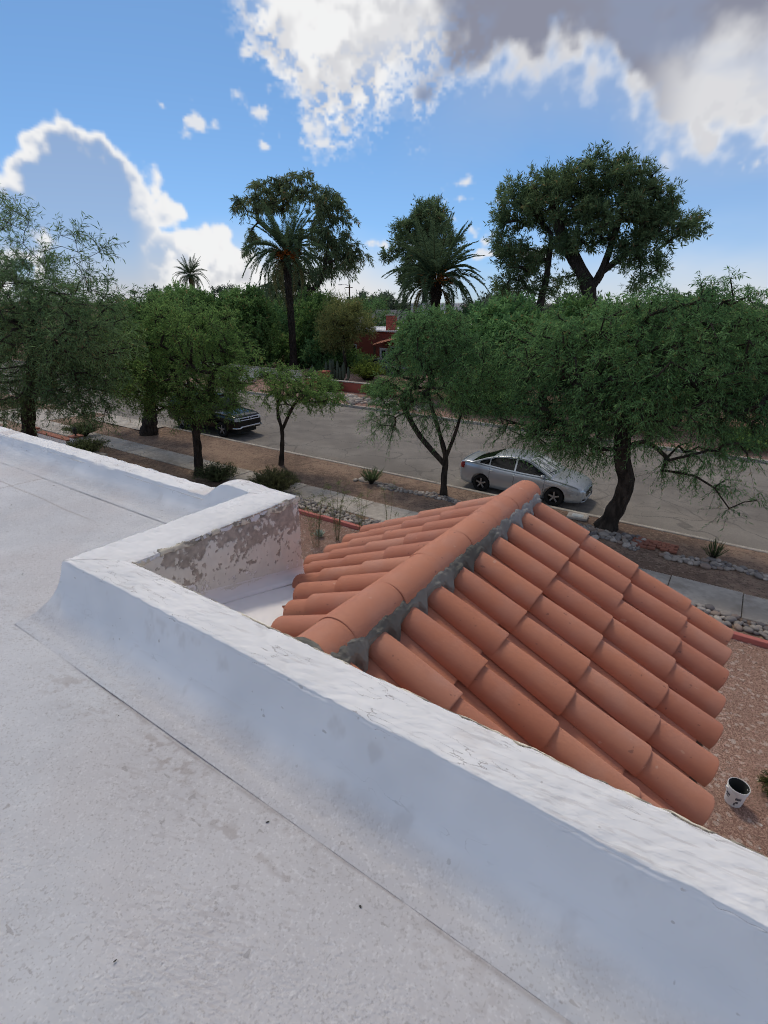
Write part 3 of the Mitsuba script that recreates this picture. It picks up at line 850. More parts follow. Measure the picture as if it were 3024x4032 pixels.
def sample_blobs(blobs, n, r, gap=0.0, depth=1.0):
    """Cluster centres in the ellipsoids (x, y, z, rx, rz, density), denser towards their outside."""
    b = np.array(blobs, float)
    w = b[:, 3]**2 * b[:, 4] * b[:, 5]
    w = w**0.8 / (w**0.8).sum()
    k = r.choice(len(b), n, p=w)
    u = unit(r.normal(size=(n, 3))) * (r.uniform(0.12, 1, n)[:, None])**0.45
    p = b[k, :3] + u * np.stack([b[k, 3], b[k, 3] * depth, b[k, 4]], 1)
    return p, u


def skeleton(trunks, tips, r, wander=0.12):
    """Joins the tips to the trunk lines; returns edges (p0, p1, r0, r1)."""
    nodes, parent = [], []
    for line, rad in trunks:
        base = -1
        if nodes:
            dd = np.linalg.norm(np.array(nodes) - line[0], axis=1)
            base = int(dd.argmin())
        for q in spline(line, max(4, int(np.linalg.norm(np.diff(line, axis=0), axis=1).sum() / 0.3))):
            nodes.append(q)
            parent.append(base)
            base = len(nodes) - 1
    ntr = len(nodes)
    nodes = [np.asarray(q) for q in nodes]
    top = nodes[ntr - 1]
    order = np.argsort(np.linalg.norm(tips - top, axis=1))
    tipnode = np.zeros(len(tips), int)
    arr = np.zeros((ntr + len(tips) * 6, 3))
    arr[:ntr] = nodes
    cnt = ntr
    start = max(0, int(ntr * 0.35)) if len(trunks) == 1 else int(ntr * 0.2)
    for t in order:
        d = arr[start:cnt] - tips[t]
        cost = np.linalg.norm(d, axis=1) + 0.5 * np.maximum(d[:, 2], 0)
        j = int(cost.argmin()) + start
        dist = np.linalg.norm(arr[j] - tips[t])
        m = int(np.clip(dist / 0.35, 1, 5))
        a, b = arr[j].copy(), tips[t]
        for i in range(1, m + 1):
            u = i / m
            q = a * (1 - u) + b * u + np.array([0, 0, 0.14 * dist * math.sin(math.pi * u) * 0.7]) + (r.normal(size=3) * wander * dist / m * 0.6 if i < m else 0)
            arr[cnt] = q
            parent.append(j if i == 1 else cnt - 1)
            cnt += 1
        tipnode[t] = cnt - 1
    parent = np.array(parent)
    arr = arr[:cnt]
    load = np.zeros(cnt)
    load[tipnode] += 1.0
    for i in range(cnt - 1, -1, -1):
        if parent[i] >= 0:
            load[parent[i]] += load[i]
    return arr, parent, load, ntr


def branch_mesh(arr, parent, rad, sides):
    idx = np.where(parent >= 0)[0]
    p0, p1 = arr[parent[idx]], arr[idx]
    r0, r1 = np.minimum(rad[parent[idx]], rad[idx] * 1.6), rad[idx]
    t = unit(p1 - p0)
    a = unit(np.cross(t, np.where(np.abs(t[:, 2:]) < 0.9, [0, 0, 1.0], [1.0, 0, 0])))
    b = np.cross(t, a)
    g = np.arange(sides) * 2 * np.pi / sides
    ring = np.cos(g)[None, :, None] * a[:, None] + np.sin(g)[None, :, None] * b[:, None]
    V = np.concatenate([p0[:, None] - t[:, None] * r0[:, None, None] * 0.3 + ring * r0[:, None, None], p1[:, None] + ring * r1[:, None, None]], 1)
    k = np.arange(sides)
    q = np.stack([k, (k + 1) % sides, (k + 1) % sides + sides, k + sides], 1)
    fq = np.concatenate([q[:, [0, 1, 2]], q[:, [0, 2, 3]]], 0)
    F = (fq[None] + (np.arange(len(idx)) * 2 * sides)[:, None, None]).reshape(-1, 3)
    return V.reshape(-1, 3), F


def tree(name, label, cat, trunks, blobs, n, leaf, cols, seed, group=None, trunk_r=0.12, twigs=5, twig_len=0.5, per_twig=9, droop=0.35, spread=0.9, depth=1.0, power=0.42, sides=5, outward=0.5,
         bark='m_bark', fine=True, bark_label=None, thin=None):
    """trunks: list of (points, radius). leaf: (length, width). cols: leaf colours to draw from."""
    r = np.random.default_rng(seed)
    tips, u = sample_blobs(blobs, n, r, depth=depth)
    k = thing(name, label, cat, group)
    trunks = [(np.asarray(a, float), b) for a, b in trunks]
    arr, parent, load, ntr = skeleton(trunks, tips, r)
    tot = load[0]
    rad = np.maximum(0.006, trunk_r * (np.maximum(load, 0.6) / tot)**power)
    c = 0
    for line, rb in trunks:                                    # the trunk lines keep their own taper
        m = max(4, int(np.linalg.norm(np.diff(line, axis=0), axis=1).sum() / 0.3))
        rad[c:c + m] = np.maximum(rad[c:c + m], rb * np.linspace(1.12, 0.55, m))
        c += m
    if thin:
        rad = rad * (1 - 0.62 * sstep(thin, thin + 0.9, arr[:, 2]))
    big = branch_mesh(arr, parent, rad, sides)
    main = trunks[0]
    tr = spline(main[0], 26)
    rr = main[1] * np.linspace(1.18, 0.60, 26) * (1 + 0.10 * np.sin(np.arange(26) * 1.3 + seed))
    rr[:4] *= np.array([1.28, 1.14, 1.06, 1.02])
    tm = tube(tr, rr, 14)
    tv = tm[0] + 0.12 * main[1] * (meshkit.fbm(tm[0] * 5 + seed, 3, seed)[:, None] - 0.5)
    add('trunk', (tv, tm[1]), bark, k, smooth=50, label=bark_label)
    # twigs out of every cluster, leaves along every twig
    T = n * twigs
    ci = np.repeat(np.arange(n), twigs)
    cen = np.mean(np.array(blobs)[:, :3], 0)
    out = unit(tips - cen)[ci]
    td = unit(out * outward + unit(r.normal(size=(T, 3))) * spread + [0, 0, 0.15])
    tl = twig_len * r.uniform(0.5, 1.25, T)
    s = np.linspace(0.08, 1, per_twig)
    L = T * per_twig
    ti = np.repeat(np.arange(T), per_twig)
    ss = np.clip(np.tile(s, T) + r.uniform(-0.05, 0.05, L), 0, 1)
    base = tips[ci][ti] + td[ti] * (tl[ti] * ss)[:, None]
    base[:, 2] -= droop * tl[ti] * ss**2
    tang = unit(td[ti] - np.array([0, 0, 1.0]) * (2 * droop * ss)[:, None])
    sidev = unit(np.cross(tang, unit(r.normal(size=(L, 3)))))
    ld = unit(tang * r.uniform(0.25, 0.9, L)[:, None] + sidev * r.uniform(0.4, 1.0, L)[:, None] - np.array([0, 0, droop * 0.8])[None])
    lv, lf = leaf_quads(base, ld, leaf[0] * r.uniform(0.6, 1.3, L), leaf[1] * r.uniform(0.7, 1.3, L), r)
    cols = np.asarray(cols, float)
    hue = np.clip(meshkit.fbm(tips * 0.8 + seed, 3, seed) * 1.6 - 0.3 + 0.15 * r.normal(size=n), 0, 1)[ci][ti]
    lc = cols[0] * (1 - hue[:, None]) + cols[1] * hue[:, None]
    lc = lc * r.uniform(0.72, 1.30, L)[:, None]
    if len(cols) > 2:
        dead = r.uniform(0, 1, L) > 0.97
        lc[dead] = cols[2]
    parts = [big]
    if fine:
        mid = np.stack([tips[ci], tips[ci] + td * tl[:, None] * 0.9 - np.array([0, 0, 1]) * (droop * tl * 0.8)[:, None]], 1)
        a2 = mid.reshape(-1, 3)
        p2 = np.repeat(np.arange(T) * 2, 2)
        p2[::2] = -1
        parts.append(branch_mesh(a2, p2, np.tile([0.006, 0.003], T), 3))
    add('branches', join(*parts), bark, k, kind='stuff')
    add('crown', (lv, lf), 'm_leaf', k, color=np.repeat(lc, 4, 0), kind='stuff')
    return k


# thin leaves: half of the base colour is reflected, half let through
G_DARK = [(0.105, 0.205, 0.080), (0.205, 0.345, 0.110), (0.27, 0.22, 0.10)]
G_OLIVE = [(0.125, 0.215, 0.100), (0.230, 0.345, 0.150), (0.27, 0.22, 0.11)]
G_BLUE = [(0.105, 0.220, 0.095), (0.205, 0.370, 0.140), (0.27, 0.24, 0.10)]
G_BRIGHT = [(0.125, 0.235, 0.072), (0.228, 0.365, 0.115), (0.32, 0.28, 0.11)]
STREET = 'feathery desert trees along the near side of the street'

# left of the wing: the nearest tree, its thin tops against the cumulus
tree('desert_tree', 'large feathery tree at the far left whose thin sprigs rise against the tall cloud', 'tree',
     [([(-22.9, 8.6, -0.02), (-22.3, 8.5, 1.4), (-21.6, 8.5, 2.8), (-20.3, 8.5, 4.6)], 0.26), ([(-21.6, 8.5, 2.8), (-19.6, 8.4, 3.9), (-17.6, 8.5, 4.9)], 0.13), ([(-20.3, 8.5, 4.6), (-19.6, 8.6, 6.6)], 0.045)],
     [(-19.72, 8.5, 6.47, 1.7, 1.3, 1), (-16.6, 8.5, 5.3, 1.55, 1.5, 1), (-21.75, 8.5, 4.0, 2.4, 1.8, 1), (-17.6, 8.5, 3.6, 1.2, 0.95, 0.9), (-19.2, 8.5, 8.4, 0.95, 0.95, .30), (-17.2, 8.5, 7.5, 1.0, 1.0, .30), (-15.5, 8.5, 7.1, 0.85, 0.8, .26),
      (-18.7, 8.5, 5.3, 1.9, 1.7, 1), (-23.0, 8.5, 6.6, 1.7, 1.6, .9), (-21.3, 8.5, 8.6, 1.2, 1.2, .2)], 860, (0.17, 0.025), G_OLIVE, 21, STREET and None, 0.2, 6, 0.66, 12, 0.25, 0.8, 0.9, thin=6.0)
tree('desert_tree', 'broad leafy green tree with a forked dark trunk standing by the sidewalk left of centre', 'tree',
     [([(-17.12, 12.1, -0.03), (-17.0, 12.1, 0.9), (-16.97, 12.1, 1.6), (-17.2, 12.1, 2.7), (-17.9, 12.1, 4.0)], 0.15), ([(-16.97, 12.1, 1.6), (-16.2, 12.1, 2.7), (-15.5, 12.1, 4.0)], 0.11)],
     [(-18.96, 12.1, 4.55, 1.7, 1.2, 1), (-15.59, 12.1, 5.1, 1.45, 1.1, 1), (-17.19, 12.1, 3.7, 2.4, 0.85, 1), (-14.54, 12.1, 4.25, 0.95, 0.8, 1), (-17.52, 12.1, 5.6, 1.4, 0.75, 1), (-20.2, 12.1, 3.0, 1.1, 0.7, 0.7), (-16.3, 12.1, 2.85, 1.6, 0.5, 1), (-18.3, 12.1, 2.9, 1.5, 0.6, 1), (-19.8, 12.1, 3.9, 1.5, 1.2, 1)],
     640, (0.125, 0.026), G_BRIGHT, 22, STREET, 0.16, 7, 0.52, 13, 0.20, 0.9, 0.95)
tree('desert_tree', 'dark thick trunked tree at the kerb behind the forked tree at the left', 'tree',
     [([(-25.1, 15.1, -0.03), (-24.85, 15.1, 0.7), (-24.6, 15.1, 1.5), (-24.4, 15.1, 3.4)], 0.36)],
     [(-24.57, 15.1, 4.9, 2.3, 1.9, 1), (-27.0, 15.1, 2.9, 1.4, 1.2, .8), (-23.6, 15.1, 3.1, 1.3, 0.8, .7), (-22.41, 15.1, 5.9, 1.4, 0.8, 1), (-26.5, 15.1, 5.2, 1.6, 1.4, 1)], 380, (0.15, 0.036), G_DARK, 23, STREET, 0.26, 6, 0.55, 12, 0.3)
tree('desert_tree', 'small flat topped young tree with one slim trunk, left of the tall palm trunk base', 'tree',
     [([(-15.53, 15.0, -0.04), (-15.38, 15.0, 0.8), (-15.33, 15.0, 1.45), (-15.5, 15.0, 2.2), (-15.3, 15, 3.0)], 0.085), ([(-15.33, 15.0, 1.45), (-14.71, 15.0, 2.4), (-14.17, 15.0, 3.0)], 0.045)],
     [(-14.26, 15.0, 3.4, 1.4, 0.5, 1), (-15.18, 15.0, 2.9, 1.0, 0.5, .8), (-13.2, 15.0, 3.0, 0.9, 0.42, 1), (-15.5, 15.0, 3.6, 0.8, 0.4, 1), (-14.3, 15.0, 2.6, 1.2, 0.3, .35)],
     170, (0.11, 0.030), G_BRIGHT, 24, STREET, 0.07, 6, 0.36, 12, 0.2)
tree('desert_tree', 'slender many branched tree with weeping grey green sprays, left of the silver car', 'tree',
     [([(-8.12, 15.6, -0.05), (-8.14, 15.6, 0.7), (-8.12, 15.6, 1.35), (-8.40, 15.6, 2.2), (-8.9, 15.6, 3.4)], 0.10), ([(-8.12, 15.6, 1.35), (-7.75, 15.6, 2.4), (-7.5, 15.6, 3.6)], 0.07), ([(-8.14, 15.6, 1.1), (-9.2, 15.6, 2.0), (-10.0, 15.6, 3.1)], 0.045)],
     [(-8.87, 15.6, 5.15, 1.4, 0.95, 1), (-9.6, 15.6, 4.2, 1.05, 0.85, 1), (-7.65, 15.6, 4.4, 1.3, 1.0, 1), (-10.29, 15.6, 3.1, 1.15, 0.8, .6), (-8.26, 15.6, 3.5, 1.6, 0.8, .7), (-6.7, 15.6, 3.7, 0.85, 0.8, .9), (-8.55, 15.6, 5.6, 0.95, 0.55, 1), (-10.5, 15.6, 2.2, 0.75, 0.5, .3), (-8.7, 15.6, 2.5, 1.2, 0.4, .16)],
     400, (0.12, 0.021), G_BLUE, 25, STREET, 0.11, 7, 0.56, 13, 0.55, 0.8, 0.9)
tree('desert_tree', 'big spreading tree with a thick leaning crooked trunk beside the front of the silver car', 'tree',
     [([(-2.69, 15.9, -0.06), (-2.55, 15.9, 0.45), (-2.40, 15.9, 1.0), (-2.37, 15.9, 1.55), (-2.58, 15.9, 2.1), (-2.69, 15.9, 2.9), (-2.85, 15.9, 3.8)], 0.235), ([(-2.66, 15.9, 2.7), (-1.9, 15.9, 3.7), (-1.0, 15.9, 4.8)], 0.10), ([(-2.69, 15.9, 2.9), (-3.8, 15.9, 3.9), (-4.8, 15.9, 4.8)], 0.10)],
     [(-3.13, 15.9, 4.55, 1.9, 1.3, 1), (-4.86, 15.9, 4.9, 1.5, 1.2, 1), (-1.33, 15.9, 5.1, 1.7, 1.35, 1), (-1.81, 15.9, 3.8, 1.9, 0.9, 1), (-3.95, 15.9, 3.3, 1.55, 0.9, 1), (-0.25, 15.9, 4.0, 1.1, 1.0, 1), (-2.9, 15.9, 2.75, 1.4, 0.4, .4),
      (-0.4, 15.9, 2.75, 1.2, 0.6, .25), (-0.48, 15.9, 6.0, 0.9, 0.75, .7), (-2.08, 15.9, 6.1, 1.4, 0.7, .6), (-5.6, 15.9, 3.1, 1.1, 0.75, .7), (-3.34, 15.9, 5.7, 1.3, 0.65, .8), (-1.3, 15.9, 6.7, 1.1, 0.4, .10), (-4.4, 15.9, 2.6, 1.2, 0.5, .9), (0.9, 15.9, 4.6, 1.2, 1.3, .9), (0.2, 15.9, 1.75, 0.7, 0.5, .12), (-3.6, 15.9, 2.35, 1.0, 0.4, .5), (-5.4, 15.9, 2.5, 0.8, 0.5, .6), (-1.0, 15.9, 2.3, 0.9, 0.5, .25)],
     860, (0.135, 0.024), G_BLUE, 26, STREET, 0.24, 7, 0.64, 13, 0.50, 0.8, 0.95)

# trees across the street
FAR = 'bushy desert trees across the street'
far = [('dark rounded tree across the street behind the forked tree, left of the tall palm', [(-45.3, 36, 3.8, 4.0, 3.2, 1), (-43.5, 37, 5.4, 2.6, 1.6, 1)], 300, G_DARK),
       ('tree at the far left across the street below the small distant palm', [(-50.2, 36, 4.6, 3.4, 3.2, 1), (-47.8, 35, 6.2, 2.4, 1.3, .8)], 260, G_DARK),
       ('tall feathery tree just left of the tall palm trunk', [(-41.0, 37, 4.4, 2.6, 3.1, 1), (-41.6, 37, 6.5, 1.7, 1.1, .7)], 260, G_DARK),
       ('dense dark tree right of the tall palm trunk, left of the red house', [(-38.0, 44, 4.2, 2.6, 2.9, 1), (-41.0, 46, 5.4, 2.2, 1.9, .8)], 240, G_DARK),
       ('yellowish palo verde tree in front of the left end of the red house', [(-32.4, 40.5, 4.8, 2.1, 1.8, .9), (-33.4, 41, 3.4, 1.7, 1.6, .8), (-30.6, 41, 4.1, 1.4, 0.8, .6)], 230, [(0.19, 0.23, 0.085), (0.29, 0.31, 0.13), (0.30, 0.22, 0.10)]),
       ('bushy tree across the street right of the red house, behind the weeping tree', [(-18.8, 33, 3.9, 2.3, 1.9, 1), (-17.0, 34, 2.6, 2.4, 1.3, 1)], 240, G_DARK),
       ('bushy tree across the street behind the silver car', [(-13.6, 33.5, 4.3, 2.9, 2.1, 1), (-11.5, 33, 2.7, 2.3, 1.4, 1)], 260, G_BLUE),
       ('bushy tree across the street behind the leaning trunk', [(-8.4, 33, 4.2, 2.6, 2.3, 1), (-6.4, 34, 3.0, 2.2, 1.6, .9)], 260, G_DARK),
       ('bushy tree at the right end across the street', [(-2.9, 33, 4.2, 2.9, 2.4, 1), (0.2, 34, 3.6, 2.4, 2.2, 1), (2.6, 33, 2.2, 1.6, 1.5, .9)], 320, G_OLIVE)]
for x, y, z, rx, rz, lb in ((-62, 56, 4.0, 4.5, 3.4, 'dark tree behind the row across the street, below the small distant palm'), (-55, 57, 4.0, 4.2, 3.2, 'dark tree behind the row across the street, left of the eucalyptus'), (-47.5, 56, 3.8, 3.8, 3.0, 'dark tree at the foot of the eucalyptus'),
                           (-41.5, 57, 3.9, 3.4, 3.0, 'dark tree behind the palo verde left of the red house'), (-71, 50, 4.2, 5.0, 3.6, 'dark tree at the far left behind the row across the street'), (-20.5, 45, 3.2, 3.0, 3.0, 'dark tree beside the stout palm at the foot of the big pine'),
                           (-12.0, 43, 3.0, 3.4, 2.9, 'dark tree under the middle of the big pine'), (-5.5, 43, 3.2, 3.2, 2.9, 'dark tree under the right side of the big pine'), (1.0, 44, 3.3, 3.4, 3.0, 'dark tree at the right edge behind the row across the street'), (-55, 33, 3.2, 3.2, 3.0, 'dark tree at the far left across the street behind the largest tree')):
    far.append((lb, [(x, y, z, rx, rz, 1), (x + 0.4 * rx, y, z - 0.3 * rz, rx * 0.8, rz * 0.7, 1), (x - 0.5 * rx, y, z + 0.3 * rz, rx * 0.5, rz * 0.6, 1)], 240, [G_DARK, G_OLIVE, G_BLUE][len(lb) % 3]))
for x, y, z, rx, rz, lb in ((-43.8, 39.5, 1.7, 2.6, 1.7, 'low dark bush in the shade across the street, left of the tall palm trunk'), (-40.2, 42.5, 1.8, 2.4, 1.8, 'low dark bush in the shade just behind the tall palm trunk'), (-36.0, 42.0, 1.7, 2.2, 1.7, 'low dark bush in the shade right of the tall palm trunk'),
                           (-48.0, 38.0, 1.6, 2.6, 1.6, 'low dark bush at the left end of the grey wall across the street'), (-50.0, 48.0, 3.2, 3.6, 3.0, 'dark tree between the street row and the eucalyptus'), (-13.5, 30.8, 1.3, 2.2, 1.2, 'low bush on the far kerb behind the weeping tree'), (-5.5, 30.8, 1.2, 2.4, 1.1, 'low bush on the far kerb behind the leaning trunk')):
    far.append((lb, [(x, y, z, rx, rz, 1), (x + 0.5 * rx, y, z * 0.8, rx * 0.7, rz * 0.7, 1), (x - 0.5 * rx, y, z * 0.8, rx * 0.7, rz * 0.7, 1)], 150, [G_DARK, G_BLUE][len(lb) % 2]))
for i, (lb, bl, n, cl) in enumerate(far):
    b = np.array(bl)
    x, y = b[0, 0], b[0, 1]
    pv = 'palo' in lb
    tree('bushy_tree', lb, 'tree', [([(x, y, -0.05), (x + 0.1, y, 1.0), (x, y, 2.2), (x - 0.2, y, b[0, 2])], 0.16)], bl, n, (0.34, 0.055) if pv else (0.32, 0.11), cl, 40 + i, FAR, 0.16, 6, 0.95 if pv else 0.75, 11, -0.15 if pv else 0.1, 0.7, 1.0, sides=5, fine=False)
for i, (x, y, z, rx, rz, lb) in enumerate(((-109, 90, 6.4, 6.6, 3.2, 'distant tree on the skyline below the small palm'), (-78, 88, 5.2, 5.8, 2.4, 'distant tree on the skyline beside the utility pole'), (-66, 92, 5.6, 5.2, 2.6, 'distant round tree on the skyline behind the grey roof'),
                                           (-96, 90, 6.6, 5.2, 2.8, 'distant tree on the skyline left of the eucalyptus'), (-58, 86, 4.9, 4.2, 2.4, 'distant tree on the skyline behind the second palm'), (-126, 84, 6.0, 8.0, 3.4, 'distant tree mass at the left end of the skyline'),
                                           (-27, 96, 4.8, 6.5, 3.2, 'distant tree on the horizon left of the big pine trunks'), (-9, 100, 4.8, 8.0, 3.0, 'distant tree on the horizon between the big pine trunks'), (9, 98, 4.8, 8.0, 3.2, 'distant tree on the horizon right of the big pine'), (24, 95, 4.6, 8.0, 3.2, 'distant tree at the right end of the horizon'), (-46, 112, 5.0, 7.0, 3.0, 'distant tree on the horizon right of the stout palm'), (-33, 80, 4.6, 6.0, 2.8, 'distant tree behind the big pine, left of its trunks'), (-12, 84, 4.5, 8.0, 2.6, 'distant tree low behind the big pine'), (-46, 58, 3.6, 3.2, 2.2, 'dark tree behind the red house beside its chimney'))):
    tree('distant_tree', lb, 'tree', [([(x, y, -0.2), (x, y, z * 0.4), (x, y, z)], 0.25)], [(x, y, z, rx, rz, 1), (x + rx * 0.5, y, z - rz * 0.4, rx * 0.6, rz * 0.7, 1), (x - rx * 0.5, y, z - rz * 0.3, rx * 0.6, rz * 0.7, 1)], 130, (0.7, 0.24), [(0.085, 0.12, 0.085), (0.13, 0.17, 0.115)], 60 + i,
         'distant trees on the skyline', 0.2, 5, 1.3, 9, 0.1, sides=4, fine=False)

EUC = [(-51.85, 52, 18.1, 3.5, 1.9, 1), (-47.32, 52, 18.9, 2.1, 1.7, 1), (-43.93, 52, 17.0, 2.4, 1.9, 1), (-42.7, 52, 14.7, 2.6, 2.1, 1), (-56.6, 52, 17.5, 2.0, 1.5, .8), (-41.4, 52, 12.2, 1.9, 1.4, 1), (-39.4, 52, 11.4, 1.6, .8, 1), (-48.8, 52, 9.9, 3.0, 1.9, .9), (-44.8, 52, 13.0, 2.4, 1.9, 1),
       (-56.0, 52, 13.6, 1.6, 1.5, .8), (-50.5, 52, 8.1, 3.6, 1.6, .9), (-44.6, 52, 10.6, 2.1, 1.5, .9), (-41.5, 52, 10.3, 1.6, .8, .6)]
tree('eucalyptus_tree', 'tall eucalyptus with drooping leaf clumps and bare limbs behind the tall palm', 'tree',
     [([(-48.3, 52, -0.2), (-48.3, 52, 3.8), (-48.0, 52, 8.0), (-48.7, 52, 11.2), (-47.4, 52, 14.4)], 0.5), ([(-48.1, 52, 6.8), (-45.1, 52, 8.6), (-43.9, 52, 11.0), (-43.4, 52, 13.5)], 0.3), ([(-44.2, 52, 10.6), (-42.0, 52, 10.9), (-39.6, 52, 11.3)], 0.16), ([(-48.6, 52, 10.5), (-51.5, 52, 13.5), (-54.8, 52, 15.8)], 0.2)],
     EUC, 330, (0.52, 0.11), [(0.116, 0.174, 0.094), (0.225, 0.283, 0.145), (0.362, 0.232, 0.116)], 80, None, 0.4, 7, 1.0, 12, 0.65, 0.8, 0.8, sides=6, fine=False)
tree('pine_tree', 'rounded pine whose upper crown shows above the second palm', 'tree',
     [([(-36.3, 62, -0.2), (-36.3, 62, 6), (-36.0, 62, 11), (-35.8, 62, 15)], 0.4)],
     [(-35.8, 62, 15.9, 2.9, 1.6, 1), (-38.9, 62, 14.4, 2.0, 1.5, 1), (-41.0, 62, 12.0, 1.6, 1.1, 1), (-33.9, 62, 13.7, 2.2, 1.7, 1), (-36.3, 62, 12.3, 3.2, 2.5, .9), (-38.2, 62, 9.8, 2.4, 1.8, .8)], 240, (0.46, 0.11), [(0.109, 0.174, 0.093), (0.203, 0.283, 0.133), (0.319, 0.232, 0.116)], 81, None, 0.35, 8, 0.85, 12, 0.0, 1.0, 0.9, fine=False)
PINE = [(-14.4, 50, 15.5, 2.5, 1.6, 1), (-17.7, 50, 15.2, 2.1, 1.5, 1), (-11.4, 50, 15.2, 2.4, 1.5, 1), (-9.5, 50, 13.6, 2.1, 1.7, 1), (-20.4, 50, 14.3, 2.2, 1.9, 1), (-21.0, 50, 12.1, 1.7, 2.0, .8), (-16.3, 50, 13.9, 3.6, 1.9, 1), (-11.7, 50, 12.9, 3.4, 1.8, 1), (-7.9, 50, 12.0, 2.2, 1.4, 1), (-6.4, 50, 11.6, 1.3, .6, .8),
        (-19.2, 50, 10.2, 2.6, 1.5, 1), (-9.4, 50, 10.4, 2.4, 1.5, 1), (-14.7, 50, 11.0, 2.4, 1.2, .7), (-19.9, 50, 7.9, 2.0, 1.1, .8), (-16.6, 50, 8.0, 1.8, 1.0, .5), (-8.6, 50, 8.4, 1.8, 1.2, .7), (-13.6, 50, 8.4, 1.6, .8, .3), (-13.9, 50, 16.7, 1.2, .75, 1)]
tree('pine_tree', 'huge dark spreading pine with forked bare trunks, tallest tree at the right', 'tree',
     [([(-12.9, 50, -0.2), (-12.8, 50, 4.6), (-13.1, 50, 7.5), (-14.6, 50, 9.8), (-16.1, 50, 12.0), (-17, 50, 14.5)], 0.62), ([(-13.0, 50, 7.2), (-12.2, 50, 9.0), (-11.6, 50, 11.7), (-11.2, 50, 14)], 0.36), ([(-17.4, 50, -0.2), (-17.2, 50, 6.1), (-16.9, 50, 8.4), (-16.8, 50, 11.3)], 0.40), ([(-12.4, 50, 8.6), (-10, 50, 10.4), (-8.2, 50, 11.6)], 0.22)],
     PINE, 660, (0.40, 0.085), [(0.104, 0.171, 0.087), (0.200, 0.278, 0.128), (0.319, 0.232, 0.116)], 82, None, 0.45, 8, 0.85, 13, 0.0, 1.0, 0.85, fine=False)


# palms: every frond is a part
def frond(Lf, arch, seed, n=46, w=0.62):
    r = np.random.default_rng(seed)
    t = np.linspace(0, 1, n)
    x = Lf * (t - 0.10 * arch * t**3)
    z = Lf * (0.42 * t - arch * 0.72 * t**2.2)
    sp = np.stack([x, 0 * t, z], 1)
    st = tube(sp[::3], np.linspace(0.035, 0.006, len(sp[::3])), 4)
    P, Dn, Ls = [], [], []
    tan = unit(np.gradient(sp, axis=0))
    for s in (-1, 1):
        for j in range(2):
            q = sp[4:] + tan[4:] * (0.5 * j * Lf / n)
            up = np.cross(tan[4:], [0, 1.0, 0])
            d = unit(tan[4:] * 0.65 + np.array([0, s, 0]) * 0.72 - up * 0.28 * -1 - np.array([0, 0, 0.25]) + 0.10 * r.normal(size=q.shape))
            P.append(q)
            Dn.append(d)
            Ls.append(w * np.sin(np.clip(t[4:] * 1.0 + 0.12, 0, 1) * math.pi * 0.93)**0.6 * r.uniform(0.8, 1.1, len(q)))
    v, f = leaf_quads(np.vstack(P), np.vstack(Dn), np.concatenate(Ls), 0.072, r)
    m = join(st, (v, f))
    c = np.vstack([np.full((len(st[0]), 3), 0) + [0.10, 0.11, 0.05], np.repeat((np.array([0.095, 0.150, 0.080]) * r.uniform(0.7, 1.3, len(v) // 4)[:, None]), 4, 0)])
    return m, c


FRONDS = []
for i, (ar, s_) in enumerate(((0.15, 1), (0.45, 2), (0.8, 3), (1.15, 4), (1.5, 5))):
    m, c = frond(4.2, ar, s_)
    FRONDS.append(mikit.ply(m, 'm_leaf', color=c))
m, c = frond(4.0, 1.75, 9)
DEADF = mikit.ply(m, 'm_leaf', color=c * [2.6, 1.5, 1.3])


